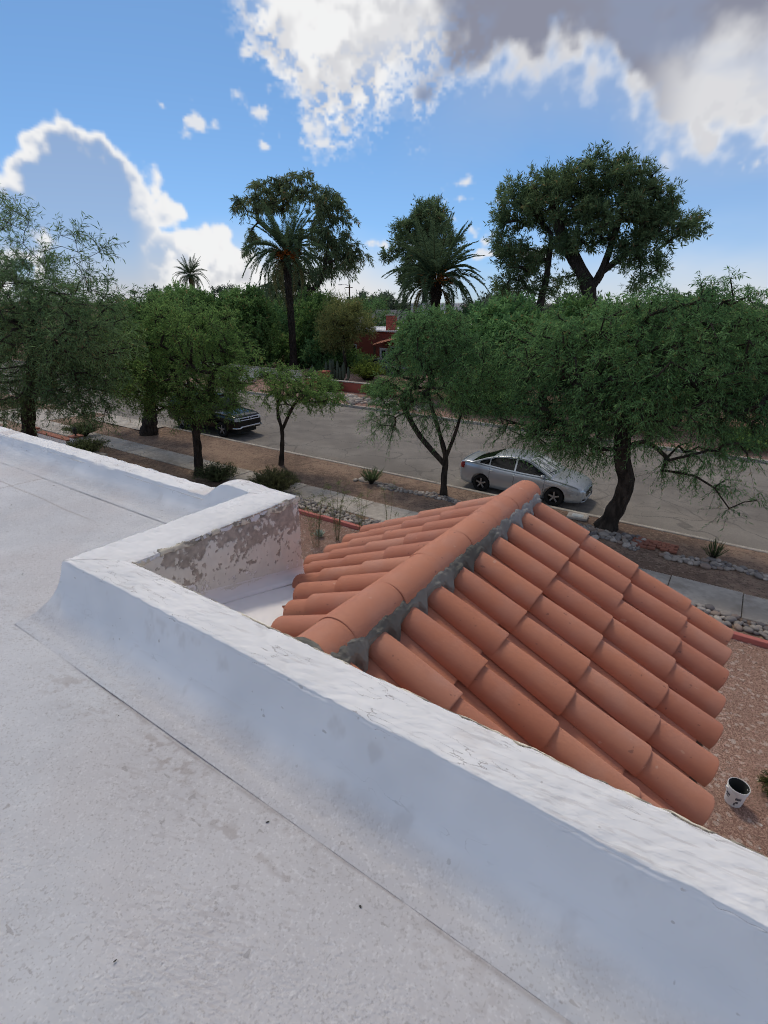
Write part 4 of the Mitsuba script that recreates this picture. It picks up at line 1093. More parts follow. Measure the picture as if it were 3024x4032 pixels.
def palm(label, base, top, r0, n, scale, seed, dead=6, fruit=True, skirt=1.2):
    r = np.random.default_rng(seed)
    k = thing('palm_tree', label, 'palm tree')
    base, top = np.asarray(base, float), np.asarray(top, float)
    h = np.linalg.norm(top - base)
    line = spline([base, base * 0.6 + top * 0.4 + [0.10, 0, 0], top], 90)
    t = np.linspace(0, 1, 90)
    rad = r0 * (1.25 - 0.45 * sstep(0, 0.12, t) + 0.10 * np.cos(t * 5) * 0.5) + 0.22 * r0 * sstep(1 - skirt * 1.4 / h, 1 - skirt * 0.7 / h, t)
    m = tube(line, rad, 26)
    nv = 90 * 26
    i, j = np.divmod(np.arange(nv), 26)
    lozenge = np.abs(((i * 0.5 + j) % 2) - 1) * 0.5 + np.abs(((i * 0.5 - j) % 2) - 1) * 0.5
    ax = np.repeat(line, 26, 0)
    amp = (0.05 + 0.30 * sstep(1 - skirt * 1.5 / h, 1 - skirt * 0.8 / h, t))[i]
    v = m[0].copy()
    v[:nv] = ax + (v[:nv] - ax) * (1 + amp * (lozenge - 0.5) + 0.06 * r.normal(size=nv))[:, None]
    add('trunk', (v, m[1]), 'm_bark', k, smooth=False)
    ga = 2.399963
    for q in range(n):
        u = (q + 0.5) / n
        az = q * ga + 0.2 * r.normal()
        idx = min(4, int(u * 5))
        el = 1.05 - 1.15 * u + 0.1 * r.normal()             # from upright in the middle to drooping outside
        Rm = rotz(az) @ trimesh.transformations.rotation_matrix(-el + 0.25, [0, 1, 0])[:3, :3] @ trimesh.transformations.rotation_matrix(0.25 * r.normal(), [1, 0, 0])[:3, :3]
        s = scale * r.uniform(0.85, 1.08)
        put('frond', FRONDS[idx], k, frame(top + Rm[:, 0] * r0 * 0.5 + [0, 0, 0.25 - 0.5 * u], Rm[:, 0], Rm[:, 1], Rm[:, 2], s))
    for q in range(dead):
        Rm = rotz(r.uniform(0, 6.28)) @ trimesh.transformations.rotation_matrix(0.55 + 0.2 * r.normal(), [0, 1, 0])[:3, :3]
        put('frond', DEADF, k, frame(top + Rm[:, 0] * r0 * 0.6 - [0, 0, 0.45], Rm[:, 0], Rm[:, 1], Rm[:, 2], scale * 0.85))
    if fruit:
        ps, ds = [], []
        for q in range(16):
            az = r.uniform(0, 6.28)
            d = np.array([math.cos(az), math.sin(az), 0.25 + 0.3 * r.uniform()])
            for w_ in range(46):
                ps.append(top + d * scale * r.uniform(0.45, 1.25) + r.normal(size=3) * 0.16 - [0, 0, 0.35])
                ds.append(unit(d + r.normal(size=3) * 0.5 - [0, 0, 0.5]))
        v, f = leaf_quads(np.array(ps), np.array(ds), 0.42 * scale, 0.075, r)
        add('fruit_stalks', (v, f), 'm_leaf', k, color=np.repeat(np.array([0.62, 0.22, 0.05])[None] * r.uniform(0.7, 1.2, len(v) // 4)[:, None], 4, 0), label='orange fruit stalks at the heart of the crown', kind='stuff')
    return k


palm('tall date palm with a long bare trunk and orange fruit in front of the eucalyptus', (-38.35, 39.8, 0.0), (-38.55, 39.8, 10.6), 0.43, 58, 1.0, 1)
palm('stout date palm with a wide arching crown right of the red house', (-24.5, 44, -0.1), (-24.75, 44, 8.2), 0.52, 62, 1.12, 2, dead=4)
palm('small distant palm standing alone on the skyline at the left', (-107.6, 80, 0), (-106.7, 80, 11.9), 0.42, 40, 0.95, 3, dead=10, fruit=False)
palm('palm at the right edge showing only frond tips above the leaning tree', (3.0, 50, 0), (2.9, 50, 7.6), 0.4, 34, 0.85, 4, dead=3, fruit=False)
palm('low palm half hidden at the foot of the big pine', (-19.2, 46, -0.1), (-19.2, 46, 3.4), 0.3, 26, 0.62, 5, dead=2, fruit=False)


# shrubs: leaves on stems that leave the ground together
def shrub(name, label, cat, x, y, rx, h, n, leaf, cols, seed, z=0.0, upright=0.5, per=12, group=None):
    r = np.random.default_rng(seed)
    k = thing(name, label, cat, group)
    az, rr = r.uniform(0, 6.28, n), np.sqrt(r.uniform(0, 1, n))
    tipz = h * r.uniform(0.55, 1.0, n) * np.sqrt(np.maximum(1 - (rr * 0.85)**2, 0.1))
    tip = np.stack([x + rx * rr * np.cos(az), y + rx * rr * np.sin(az), z + tipz], 1)
    foot = np.stack([x + rx * 0.18 * rr * np.cos(az), y + rx * 0.18 * rr * np.sin(az), np.full(n, z)], 1)
    midp = foot * 0.5 + tip * 0.5 + np.stack([0 * az, 0 * az, 0.18 * h * np.ones(n)], 1)
    a2 = np.stack([foot, midp, tip], 1).reshape(-1, 3)
    p2 = np.tile([-1, 0, 1], n) + np.repeat(np.arange(n) * 3, 3)
    p2[::3] = -1
    add('stems', branch_mesh(a2, p2, np.tile([0.010, 0.007, 0.003], n), 3), 'm_bark', k, kind='stuff')
    L = n * per
    ti = np.repeat(np.arange(n), per)
    u = r.uniform(0.25, 1.0, L)[:, None]
    p = (foot[ti] * (1 - u)**2 + 2 * midp[ti] * u * (1 - u) + tip[ti] * u**2)
    tang = unit(tip - foot)[ti]
    d = unit(tang * upright + unit(r.normal(size=(L, 3))) * (1 - upright * 0.5))
    v, f = leaf_quads(p, d, leaf[0] * r.uniform(0.6, 1.3, L), leaf[1] * r.uniform(0.7, 1.3, L), r)
    cols = np.asarray(cols, float)
    hue = r.uniform(0, 1, n)[ti][:, None]
    c = (cols[0] * (1 - hue) + cols[1] * hue) * r.uniform(0.75, 1.25, L)[:, None]
    add('leaves', (v, f), 'm_leaf', k, color=np.repeat(c, 4, 0), kind='stuff')
    return k


SH = [(0.085, 0.115, 0.055), (0.155, 0.19, 0.085)]
shrub('shrub', 'rounded fine leaved shrub just behind the corner of the wing parapet', 'shrub', -13.0, 12.1, 0.95, 1.0, 420, (0.14, 0.018), [(0.075, 0.09, 0.045), (0.14, 0.155, 0.075)], 1, upright=0.9, per=16)
shrub('shrub', 'loose grey green shrub by the sidewalk below the forked tree', 'shrub', -15.9, 12.0, 0.95, 0.75, 240, (0.12, 0.022), SH, 2, upright=0.4)
shrub('shrub', 'low sprawling shrub beyond the wing parapet next to the lamp', 'shrub', -23.9, 11.3, 1.1, 0.7, 260, (0.12, 0.025), SH, 3, upright=0.4)
shrub('shrub', 'mossy green shrub on the gravel at the right edge of the picture', 'shrub', 1.62, 7.45, 0.36, 0.28, 300, (0.05, 0.014), [(0.09, 0.11, 0.035), (0.16, 0.175, 0.055)], 4, upright=0.5, per=16)
shrub('shrub', 'bright green rounded shrub behind the low red wall', 'shrub', -27.8, 38.0, 1.9, 1.9, 300, (0.22, 0.07), [(0.14, 0.21, 0.045), (0.22, 0.30, 0.07)], 5, upright=0.2)
shrub('shrub', 'dark shrub at the foot of the low red wall right of the cactus', 'shrub', -21.8, 31.0, 1.5, 1.2, 220, (0.2, 0.06), G_DARK[:2], 6)
shrub('shrub', 'dark shrub spilling over the low red wall left of the cactus', 'shrub', -26.3, 31.0, 1.2, 0.9, 160, (0.2, 0.06), G_DARK[:2], 7)
shrub('shrub', 'green shrub on the far kerb at the right edge', 'shrub', 0.6, 29.3, 1.5, 1.1, 240, (0.2, 0.06), G_BRIGHT[:2], 8)
shrub('shrub', 'dark leafy hedge shrub between the tall palm and the palo verde', 'shrub', -34.0, 42.5, 2.6, 2.6, 300, (0.26, 0.10), G_DARK[:2], 9)
shrub('shrub', 'dark leafy shrub in deep shade under the palo verde', 'shrub', -30.8, 42.0, 1.9, 1.8, 220, (0.26, 0.10), G_DARK[:2], 10)
shrub('shrub', 'thorny shrub at the far left behind the wing parapet', 'shrub', -27.2, 12.8, 1.0, 0.9, 200, (0.12, 0.03), SH, 12)
shrub('grass_tuft', 'spiky green grass tuft among the thin line of stones', 'grass tuft', -10.95, 15.15, 0.32, 0.52, 60, (0.34, 0.022), [(0.09, 0.14, 0.065), (0.15, 0.20, 0.10)], 13, -0.03, 1.6, 5)
shrub('grass_tuft', 'spiky dark grass tuft above the stones at the right below the kerb', 'grass tuft', 0.18, 15.25, 0.20, 0.46, 50, (0.26, 0.016), [(0.075, 0.115, 0.05), (0.13, 0.165, 0.075)], 14, -0.03, 1.8, 5)

# tall weeds in the yard behind the peeling wall
def weed(label, x, y, h, n, seed, spread=0.45):
    r = np.random.default_rng(seed)
    k = thing('tall_weed', label, 'weed', 'tall dry weeds standing in the yard')
    ms, P, Dr = [], [], []
    for q in range(n):
        az, lean = r.uniform(0, 6.28), spread * r.uniform(0.1, 1)
        hh = h * r.uniform(0.55, 1.0)
        d = np.array([math.cos(az), math.sin(az), 0]) * lean
        f0 = np.array([x, y, 0]) + np.array([math.cos(az), math.sin(az), 0]) * 0.12 * r.uniform()
        pts = spline([f0, f0 + d * 0.25 + [0, 0, 0.5 * hh], f0 + d * 0.9 + [0, 0, 0.93 * hh], f0 + d * 1.5 + [0, 0, hh]], 12)
        ms.append(tube(pts, np.linspace(0.006, 0.003, 12), 4))
        for w_ in range(46):
            i = int(r.integers(2, 12))
            P.append(pts[i] + r.normal(size=3) * 0.015)
            Dr.append(unit(unit(r.normal(size=3)) + [0, 0, 0.5 - 0.6 * (i > 8)]))
    add('stems', join(*ms), 'm_weed', k, kind='stuff')
    v, f = leaf_quads(np.array(P), np.array(Dr), 0.10 * r.uniform(0.4, 1.5, len(P)), 0.011, r)
    add('leaves', (v, f), 'm_leaf', k, color=np.repeat(np.array([0.16, 0.20, 0.09])[None] * r.uniform(0.6, 1.5, len(P))[:, None], 4, 0), kind='stuff')


mat('m_weed', (0.13, 0.115, 0.06), 0.9)
weed('tall wispy green weeds just right of the peeling wall corner', -8.95, 9.75, 1.9, 12, 1)
weed('tall wispy weed stems between the wall corner and the red edging', -8.75, 10.4, 1.9, 13, 2)
weed('sparse wispy weed stalks in front of the stones left of the tiled roof', -8.1, 10.7, 1.7, 8, 3)
weed('thin single weed stalks standing up before the sidewalk left of the tiled roof', -7.2, 10.8, 2.0, 4, 4, 0.2)

# pale rosette on the gravel, cactus, wall and buildings across the street
k0 = thing('agave', 'small pale grey green agave rosette on the gravel below the weeds', 'agave')
for i in range(15):
    az, el = i * 2.4, 0.35 + 0.9 * (1 - i / 15)
    d = np.array([math.cos(az) * math.cos(el), math.sin(az) * math.cos(el), math.sin(el)])
    s = unit(np.cross(d, [0, 0, 1.0]))
    o = np.array([-9.3, 10.3, 0.02])
    l_ = 0.26
    up = np.cross(s, d)
    pts = np.array([o - s * 0.03, o + s * 0.03, o + d * l_ * 0.5 + s * 0.045 + up * 0.006, o + d * l_ * 0.5 - s * 0.045 + up * 0.006, o + d * l_, o - up * 0.015, o + d * l_ * 0.5 - up * 0.025])
    add('leaf', trimesh.convex.convex_hull(pts), 'm_agave', k0)
mat('m_agave', (0.30, 0.36, 0.31), 0.7)

k0 = thing('columnar_cactus', 'cluster of upright grey green columnar cactus stems behind the low red wall', 'cactus')
for i in range(17):
    x, y, h = -29.3 + 1.15 * rng.normal() * 0.8, 35.2 + 0.5 * rng.normal(), rng.uniform(0.9, 2.0)
    pts = spline([(x * 0.5 - 29.25 * 0.5, 35.2, -0.05), (x, y, h * 0.3), (x + 0.05 * rng.normal(), y, h)], 14)
    m = tube(pts, np.r_[np.full(11, 0.115), 0.105, 0.08, 0.03], 12)
    ax = np.vstack([np.repeat(pts, 12, 0), pts[0], pts[-1]])
    rib = np.r_[np.tile([1.12, 0.86], 14 * 6), 1, 1]
    add('stem', (ax + (m[0] - ax) * rib[:, None], m[1]), 'm_cactus', k0)

# ------------------------------------------------------------------ vehicles (x forward, y left, z up, ground at 0)
def lerp_tab(x, tab):
    t = np.array(tab)
    u = np.clip(x, t[0, 0], t[-1, 0])
    i = np.clip(np.searchsorted(t[:, 0], u, side='right') - 1, 0, len(t) - 2)
    # smooth monotone-ish interpolation (cosine blend keeps the flats flat)
    a = (u - t[i, 0]) / (t[i + 1, 0] - t[i, 0])
    return t[i, 1:] * (1 - a[..., None]) + t[i + 1, 1:] * a[..., None]


SEDAN = dict(
    # x, half width, underside, hood / belt / deck height
    low=[(-2.29, 0.56, 0.42, 0.86), (-2.26, 0.68, 0.34, 0.97), (-2.16, 0.80, 0.27, 1.06), (-1.95, 0.865, 0.23, 1.095), (-1.35, 0.895, 0.20, 1.075), (-0.6, 0.90, 0.19, 1.01), (0.2, 0.90, 0.19, 0.975), (0.85, 0.895, 0.19, 0.965), (1.25, 0.89, 0.19, 0.945), (1.6, 0.88, 0.19, 0.90), (1.9, 0.845, 0.20, 0.83), (2.1, 0.78, 0.21, 0.755), (2.22, 0.68, 0.23, 0.67), (2.29, 0.52, 0.27, 0.56)],
    # x, roof line height
    roof=[(-1.92, 1.04), (-1.6, 1.155), (-1.2, 1.31), (-0.85, 1.41), (-0.45, 1.46), (-0.05, 1.475), (0.2, 1.455), (0.45, 1.38), (0.8, 1.205), (1.12, 1.03), (1.28, 0.93)],
    tumble=0.30, axles=(-1.335, 1.35), r=0.325, tread=0.78, cabin_w=0.855)
TRUCK = dict(
    low=[(-2.75, 0.80, 0.5, 1.2), (-2.7, 0.92, 0.45, 1.30), (-2.3, 0.965, 0.40, 1.33), (-1.2, 0.985, 0.36, 1.33), (0.2, 0.99, 0.34, 1.31), (1.0, 0.985, 0.34, 1.29), (1.5, 0.975, 0.36, 1.25), (2.0, 0.96, 0.38, 1.215), (2.45, 0.93, 0.40, 1.17), (2.68, 0.88, 0.42, 1.11), (2.78, 0.80, 0.46, 1.02), (2.82, 0.70, 0.50, 0.92)],
    roof=[(-2.55, 1.36), (-2.35, 1.72), (-1.9, 1.88), (-1.0, 1.93), (0.0, 1.92), (0.35, 1.86), (0.7, 1.68), (1.1, 1.42), (1.3, 1.24)],
    tumble=0.22, axles=(-1.62, 1.70), r=0.40, tread=0.84, cabin_w=0.94)


def car_build(S, paint, label, cat, o, heading, group=None, fine=True, truck=False, shade_screen=False):
    k = thing('parked_truck' if truck else 'parked_car', label, cat, group)
    M = frame(o, [math.cos(heading), math.sin(heading), 0], [-math.sin(heading), math.cos(heading), 0], [0, 0, 1])

    def part(name, mesh, bsdf, smooth=35, parent=None, label=None):
        v, f = (np.asarray(mesh.vertices), np.asarray(mesh.faces)) if hasattr(mesh, 'faces') else mesh
        return add(name, (v @ M[:3, :3].T + M[:3, 3], f), bsdf, parent or k, smooth=smooth, label=label)

    low = np.array(S['low'])
    n = 110 if fine else 50
    xs = np.linspace(low[0, 0], low[-1, 0], n)
    # denser toward the ends
    xs = low[0, 0] + (low[-1, 0] - low[0, 0]) * (0.5 - 0.5 * np.cos(np.linspace(0, math.pi, n)))
    tab = lerp_tab(xs, S['low'])
    ker = np.array([1, 2, 3, 2, 1.0]) / 9
    tabs = np.stack([np.convolve(np.pad(tab[:, i], 2, mode='edge'), ker, 'valid') for i in range(3)], 1)
    tabs[0], tabs[-1] = tab[0], tab[-1]
    w, zb, zt = tabs.T
    # cross-section from the underside's middle round to the top's middle (share of half width, share of height)
    sec = np.array([(0, 0), (0.6, 0), (0.86, 0.0), (0.93, 0.02), (0.965, 0.07), (0.985, 0.16), (0.995, 0.30), (1.0, 0.45), (0.998, 0.56), (0.990, 0.645), (0.992, 0.67), (0.983, 0.78), (0.962, 0.885), (0.935, 0.945), (0.89, 0.975), (0.80, 0.99), (0.55, 1.003), (0.25, 1.010), (0, 1.012)])
    Pp = np.stack([np.repeat(xs[:, None], len(sec), 1), w[:, None] * sec[None, :, 0], zb[:, None] + (zt - zb)[:, None] * sec[None, :, 1]], -1)
    mir = Pp[:, -2:0:-1] * [1, -1, 1]
    ring = np.concatenate([Pp, mir], 1)
    m = ring.shape[1]
    V = ring.reshape(-1, 3)
    i, j = np.meshgrid(np.arange(n - 1), np.arange(m), indexing='ij')
    a, b = (i * m + j).ravel(), (i * m + (j + 1) % m).ravel()
    F = np.vstack([np.stack([a, b, b + m], 1), np.stack([a, b + m, a + m], 1)])
    c0, c1 = len(V), len(V) + 1
    V = np.vstack([V, ring[0].mean(0), ring[-1].mean(0)])
    q = np.arange(m)
    F = np.vstack([F, np.stack([(q + 1) % m, q, np.full(m, c0)], 1), np.stack([(n - 1) * m + q, (n - 1) * m + (q + 1) % m, np.full(m, c1)], 1)])
    body = m3.Manifold(m3.Mesh(V.astype(np.float32), F.astype(np.uint32)))
    if body.status() != m3.Error.NoError or body.volume() < 0:
        body = m3.Manifold(m3.Mesh(V.astype(np.float32), F[:, ::-1].astype(np.uint32)))
    for ax in S['axles']:
        for s in (-1, 1):
            cyl = m3.Manifold.cylinder(0.45, S['r'] * 1.16, S['r'] * 1.16, 40).rotate([90, 0, 0]).translate([ax, s * (S['tread'] + 0.10) + 0.225, S['r'] + 0.01])
            body = body - cyl
    bm = body.to_mesh()
    part('body', (np.asarray(bm.vert_properties)[:, :3], np.asarray(bm.tri_verts)), paint, 30)
    part('underbody', box((low[0, 0] + low[-1, 0]) / 2, 0, 0.36, low[-1, 0] - low[0, 0] - 0.5, 1.25, 0.24), 'm_trim', False)

    # cabin: section height share s 0..1 up the side, 1..2 across the roof
    def cab(x, s, side=1, off=0.0):
        zr = lerp_tab(x, S['roof'])[..., 0]
        zb_ = np.minimum(lerp_tab(x, S['low'])[..., 2] - 0.03, zr - 0.005)
        wb = np.minimum(S['cabin_w'], lerp_tab(x, S['low'])[..., 0] - 0.045)
        hfull = max(t[1] for t in S['roof']) - 1.0
        inset = S['tumble'] * np.clip((zr - zb_) / 0.5, 0, 1.0) * 0.75
        wr = wb - inset
        edge = 0.045
        sl, st = np.clip(s, 0, 1), np.clip(s - 1, 0, 1)
        y = np.where(s <= 1, wb + (wr - wb) * sl**1.15, wr * np.cos(st * math.pi / 2 * 0.999)**0.9)
        z = np.where(s <= 1, zb_ + (zr - zb_ - edge) * sl, zr - edge + edge * np.sin(np.clip(st * 1.0, 0, 1) * math.pi / 2)**0.55)
        y = np.where(s > 1, wr * (1 - st), y)
        P = np.stack([x, side * y, z], -1)
        return P

    def patch(x, s, side=1, off=0.006):
        X_, S_ = np.broadcast_arrays(x, s)
        P = cab(X_, S_, side)
        e = 1e-3
        nx = np.cross(cab(X_ + e, S_, side) - cab(X_ - e, S_, side), cab(X_, S_ + e, side) - cab(X_, S_ - e, side))
        nn = unit(nx) * (-1 if side > 0 else 1)
        flip = (nn * (P - np.array([0, 0, 0.7]))).sum(-1, keepdims=True) < 0
        nn = np.where(flip, -nn, nn)
        return grid_mesh(P + nn * off)

    rx0, rx1 = S['roof'][0][0], S['roof'][-1][0]
    gx = np.linspace(rx0, rx1, 90)[:, None]
    gs = np.concatenate([np.linspace(0, 1, 14), np.linspace(1.02, 2, 16)])[None, :]
    L_, R_ = cab(*np.broadcast_arrays(gx, gs)), cab(*np.broadcast_arrays(gx, gs), side=-1)
    part('cabin', grid_mesh(np.concatenate([L_, R_[:, -2::-1]], 1)), paint, 40)

    # panes
    def side_pane(x0, x1, sA, sB, nu=16):
        u = np.linspace(0, 1, nu)
        return u * (x1 - x0) + x0

    if truck:
        wins = [(0.02, 0.86), (-1.10, -0.05), (-2.2, -1.2)]
        wsx = (0.42, 1.20)
        rwx = (-2.5, -2.25)
    else:
        wins = [(-0.06, 0.98), (-1.02, -0.12), (-1.42, -1.06)]
        wsx = (0.34, 1.16)
        rwx = (-1.78, -0.98)
    for sd in (1, -1):
        for x0, x1 in wins:
            X_ = np.linspace(x0, x1, 20)[:, None]
            zr = lerp_tab(X_, S['roof'])[..., 0]
            zb_ = lerp_tab(X_, S['low'])[..., 2] - 0.03
            hgt = np.maximum(zr - zb_, 0.03)
            s0, s1 = np.clip(0.045 / hgt, 0, 0.45), np.clip(1 - 0.05 / hgt, 0.5, 1)
            part('side_window', patch(X_ + 0 * X_, s0 + (s1 - s0) * np.linspace(0, 1, 8)[None, :], sd, 0.004), 'm_glass_dark', True)
    X_ = np.linspace(*wsx, 18)[:, None]
    for nm, (xa, xb) in (('windscreen', wsx), ('rear_window', rwx)):
        X_ = np.linspace(xa, xb, 18)[:, None]
        gs2 = np.linspace(1.09, 2, 14)[None, :]
        l_, r_ = np.broadcast_arrays(X_, gs2)
        A1, A2 = patch(l_, r_, 1, 0.006)[0].reshape(18, 14, 3), patch(l_, r_, -1, 0.006)[0].reshape(18, 14, 3)
        part(nm, grid_mesh(np.concatenate([A1, A2[:, -2::-1]], 1)), 'm_screen' if (nm == 'windscreen' and shade_screen) else 'm_glass_dark', True, label='windscreen with a silvery sun shade behind it' if (nm == 'windscreen' and shade_screen) else None)
    # wheels
    r = S['r']
    tyre = revolve([(r * 0.64, -0.095), (r * 0.80, -0.105), (r * 0.95, -0.095), (r, -0.06), (r, 0.06), (r * 0.95, 0.095), (r * 0.80, 0.105), (r * 0.64, 0.095), (r * 0.64, -0.095)], 40)
    Rx = np.array([[1, 0, 0], [0, 0, 1], [0, -1, 0.0]])
    rimp = [revolve([(r * 0.66, 0.085), (r * 0.61, 0.08), (r * 0.58, 0.03), (r * 0.56, -0.05), (0.0, -0.05)], 36)]
    sp = []
    for a_ in range(5):
        g = a_ * 2 * math.pi / 5 + 0.3
        h = rbox(r * 0.56, r * 0.17, 0.03, 0.008, 1)
        sp.append(move(move(h, (r * 0.32, 0, 0.055)), (0, 0, 0), rotz(g)))
    sp.append(revolve([(0.0, 0.085), (r * 0.14, 0.08), (r * 0.17, 0.05), (r * 0.17, 0.0)], 20))
    for ax in S['axles']:
        for s in (-1, 1):
            c = np.array([ax, s * S['tread'], r])
            R = Rx if s < 0 else Rx @ np.diag([1, -1, -1.0])
            fix = lambda mm: move(mm, c, np.array([[1, 0, 0], [0, 0, s], [0, 1, 0.0]]))
            wk = part('wheel', fix(tyre), 'm_rubber', 40)
            part('rim', fix(join(*sp)), 'm_alloy', 40, wk)
            part('rim_back', fix(rimp[0]), 'm_trim', 40, wk)

    # body side point: x, share of height
    def side(x, hs, sgn, off=0.006):
        x = np.asarray(x, float)
        t = lerp_tab(x, S['low'])
        y = t[..., 0] * np.interp(hs, sec[3:, 1], sec[3:, 0])
        return np.stack([x, sgn * (y + off), t[..., 1] + (t[..., 2] - t[..., 1]) * hs], -1)

    for s in (-1, 1):
        # door seams, handles, mirror
        for dx, dz in (((-0.09, 0.03), (0.12, 0.90)), ((1.0, 0.05), (0.12, 0.9)), ((-1.02, 0.0), (0.30, 0.9))):
            hs = np.linspace(*dz, 14)
            ln = side(np.linspace(dx[0] - dx[1], dx[0], 14), hs, s, 0.001)
            part('door_seam', tube(ln, 0.006, 5), 'm_trim', 40)
        for hx in (-0.02, -0.95) if not truck else (0.1, -1.0):
            p = side(hx - 0.02, 0.80, s, 0.02)
            part('door_handle', move(rbox(0.19, 0.035, 0.035, 0.012, 1), p), paint, 40)
        p = side(0.92 if not truck else 0.95, 0.94, s, 0.10)
        part('mirror', move(rbox(0.13, 0.20, 0.13, 0.05, 2), p + [0, 0, 0.07]), paint, 50)
        hs = np.linspace(0.05, 0.09, 5)
    # lamps, grille, bumper
    ex = low[-1, 0]
    fx = lambda d, hw, y: d
    def nose(y, z, off=0.012, tail=False):
        """Point of the nose (or tail) at height z and offset y: scan the section table from the end."""
        xs2 = np.linspace(low[-1, 0] + 0.0, low[-1, 0] - 0.9, 220) if not tail else np.linspace(low[0, 0], low[0, 0] + 0.7, 220)
        t = lerp_tab(xs2, S['low'])
        out = np.zeros(np.broadcast(y, z).shape + (3,))
        yb, zb2 = np.broadcast_arrays(y, z)
        for idx in np.ndindex(yb.shape):
            hs = (zb2[idx] - t[:, 1]) / (t[:, 2] - t[:, 1])
            wv = t[:, 0] * np.interp(hs, sec[2:, 1], sec[2:, 0], left=0, right=0)
            ok = np.where((hs > 0) & (hs < 1.0) & (np.abs(yb[idx]) <= wv))[0]
            q_ = ok[0] if len(ok) else 60
            out[idx] = [xs2[q_] + (off if not tail else -off), yb[idx], zb2[idx]]
        return out

    def face(y0, y1, z0, z1, off=0.012, ny=12, nz=6, tail=False, skew=0.0):
        yv = np.linspace(y0, y1, ny)[:, None] + np.zeros((1, nz))
        zv = np.linspace(z0, z1, nz)[None, :] + skew * (np.abs(yv) - min(abs(y0), abs(y1)))
        return grid_mesh(nose(yv, zv, off, tail))

    if truck:
        part('grille', face(-0.56, 0.56, 0.84, 1.08, 0.02), 'm_trim', 50)
        for z in (0.925, 1.035):
            yv = np.linspace(-0.62, 0.62, 15)
            part('grille_bar', tube(nose(yv, np.full(15, z), 0.045), 0.026, 6), 'm_chrome', 50)
        bt = np.linspace(0, 6.283, 17)
        part('badge', tube(nose(0.075 * np.cos(bt), 0.98 + 0.055 * np.sin(bt), 0.07), 0.016, 5), 'm_chrome', 50)
        yv = np.linspace(-0.90, 0.90, 25)
        part('bumper_bar', tube(nose(yv, 0.60 - 0.05 * (np.abs(yv) > 0.62), 0.05), 0.045, 8), 'm_chrome', 50)
        for s in (-1, 1):
            part('headlight', face(s * 0.60, s * 0.86, 0.90, 1.06, 0.018), 'm_lamp', 50)
    else:
        part('grille', face(-0.36, 0.36, 0.50, 0.575, 0.016), 'm_trim', 50)
        part('grille', face(-0.33, 0.33, 0.375, 0.465, 0.016), 'm_trim', 50)
        yv = np.linspace(-0.36, 0.36, 11)
        part('grille_bar', tube(nose(yv, np.full(11, 0.482), 0.022), 0.012, 6), 'm_chrome', 50)
        part('badge', move(rbox(0.02, 0.11, 0.035, 0.008, 1), nose(np.array(0.0), np.array(0.482), 0.04)), 'm_chrome', 50)
        for s in (-1, 1):
            xx = np.linspace(1.80, 2.17, 12)[:, None] + np.zeros((1, 6))
            hs = 0.66 + np.linspace(0, 0.235, 6)[None, :] + 0 * xx
            part('headlight', grid_mesh(side(xx + 0.02 * 0, hs, s, 0.008)), 'm_lamp', 50)
            part('fog_recess', face(s * 0.40, s * 0.62, 0.285, 0.345, 0.014), 'm_trim', 50)
            xx = np.linspace(-2.24, -2.02, 10)[:, None] + np.zeros((1, 6))
            part('tail_light', grid_mesh(side(xx, 0.66 + np.linspace(0, 0.26, 6)[None, :] + 0 * xx, s, 0.008)), 'm_tail', 50)
        yv = np.linspace(-0.66, 0.66, 21)
        part('front_lip', tube(nose(yv, np.full(21, 0.265), 0.02), 0.016, 6), 'm_alloy', 50)
        ant = tube([[-0.75, 0, 1.43], [-0.95, 0, 1.56]], 0.008, 5)
        part('aerial', ant, 'm_trim', 50)
        part('boot_lip', tube(np.stack([np.full(15, -2.12) - 0.05 * np.cos(np.linspace(-1.4, 1.4, 15)), np.linspace(-0.72, 0.72, 15), np.full(15, 1.075)], 1), 0.018, 6), paint, 50)
    # wiper
    ws = cab(np.linspace(wsx[1] - 0.03, wsx[1] - 0.10, 8), np.linspace(1.95, 1.30, 8), -1) + [0, 0, 0.02]
    part('wiper', tube(ws, 0.010, 5), 'm_trim', 40)
    return k


scene['m_screen'] = {'type': 'twosided', 'bsdf': {'type': 'principled', 'base_color': proc(lambda p, n, uv: mix((0.10, 0.12, 0.125), (0.50, 0.53, 0.54), smoothstep(0.35, 0.65, noise(p.x * 7 + p.z * 9, p.y * 22, 0.0)))), 'roughness': 0.06, 'specular': 0.6}}
car_build(SEDAN, 'm_silver', 'silver four door sedan parked at the near kerb beyond the tiled ridge', 'car', [-6.06, 17.93, -0.16], 0.01, shade_screen=True)
car_build(TRUCK, 'm_black_paint', 'black sport utility truck parked under the trees at the left with a chrome front', 'truck', [-23.55, 18.05, -0.16], 0.0, truck=True)
car_build(SEDAN, 'm_silver', 'silver grey car across the street, just its roof showing left of the tall palm base', 'car', [-36.4, 30.2, -0.12], 0.0, 'cars across the street', fine=False)
car_build(SEDAN, 'm_darkblue', 'dark blue car parked in front of the red house', 'car', [-29.0, 42.4, -0.02], 0.05, 'cars across the street', fine=False)

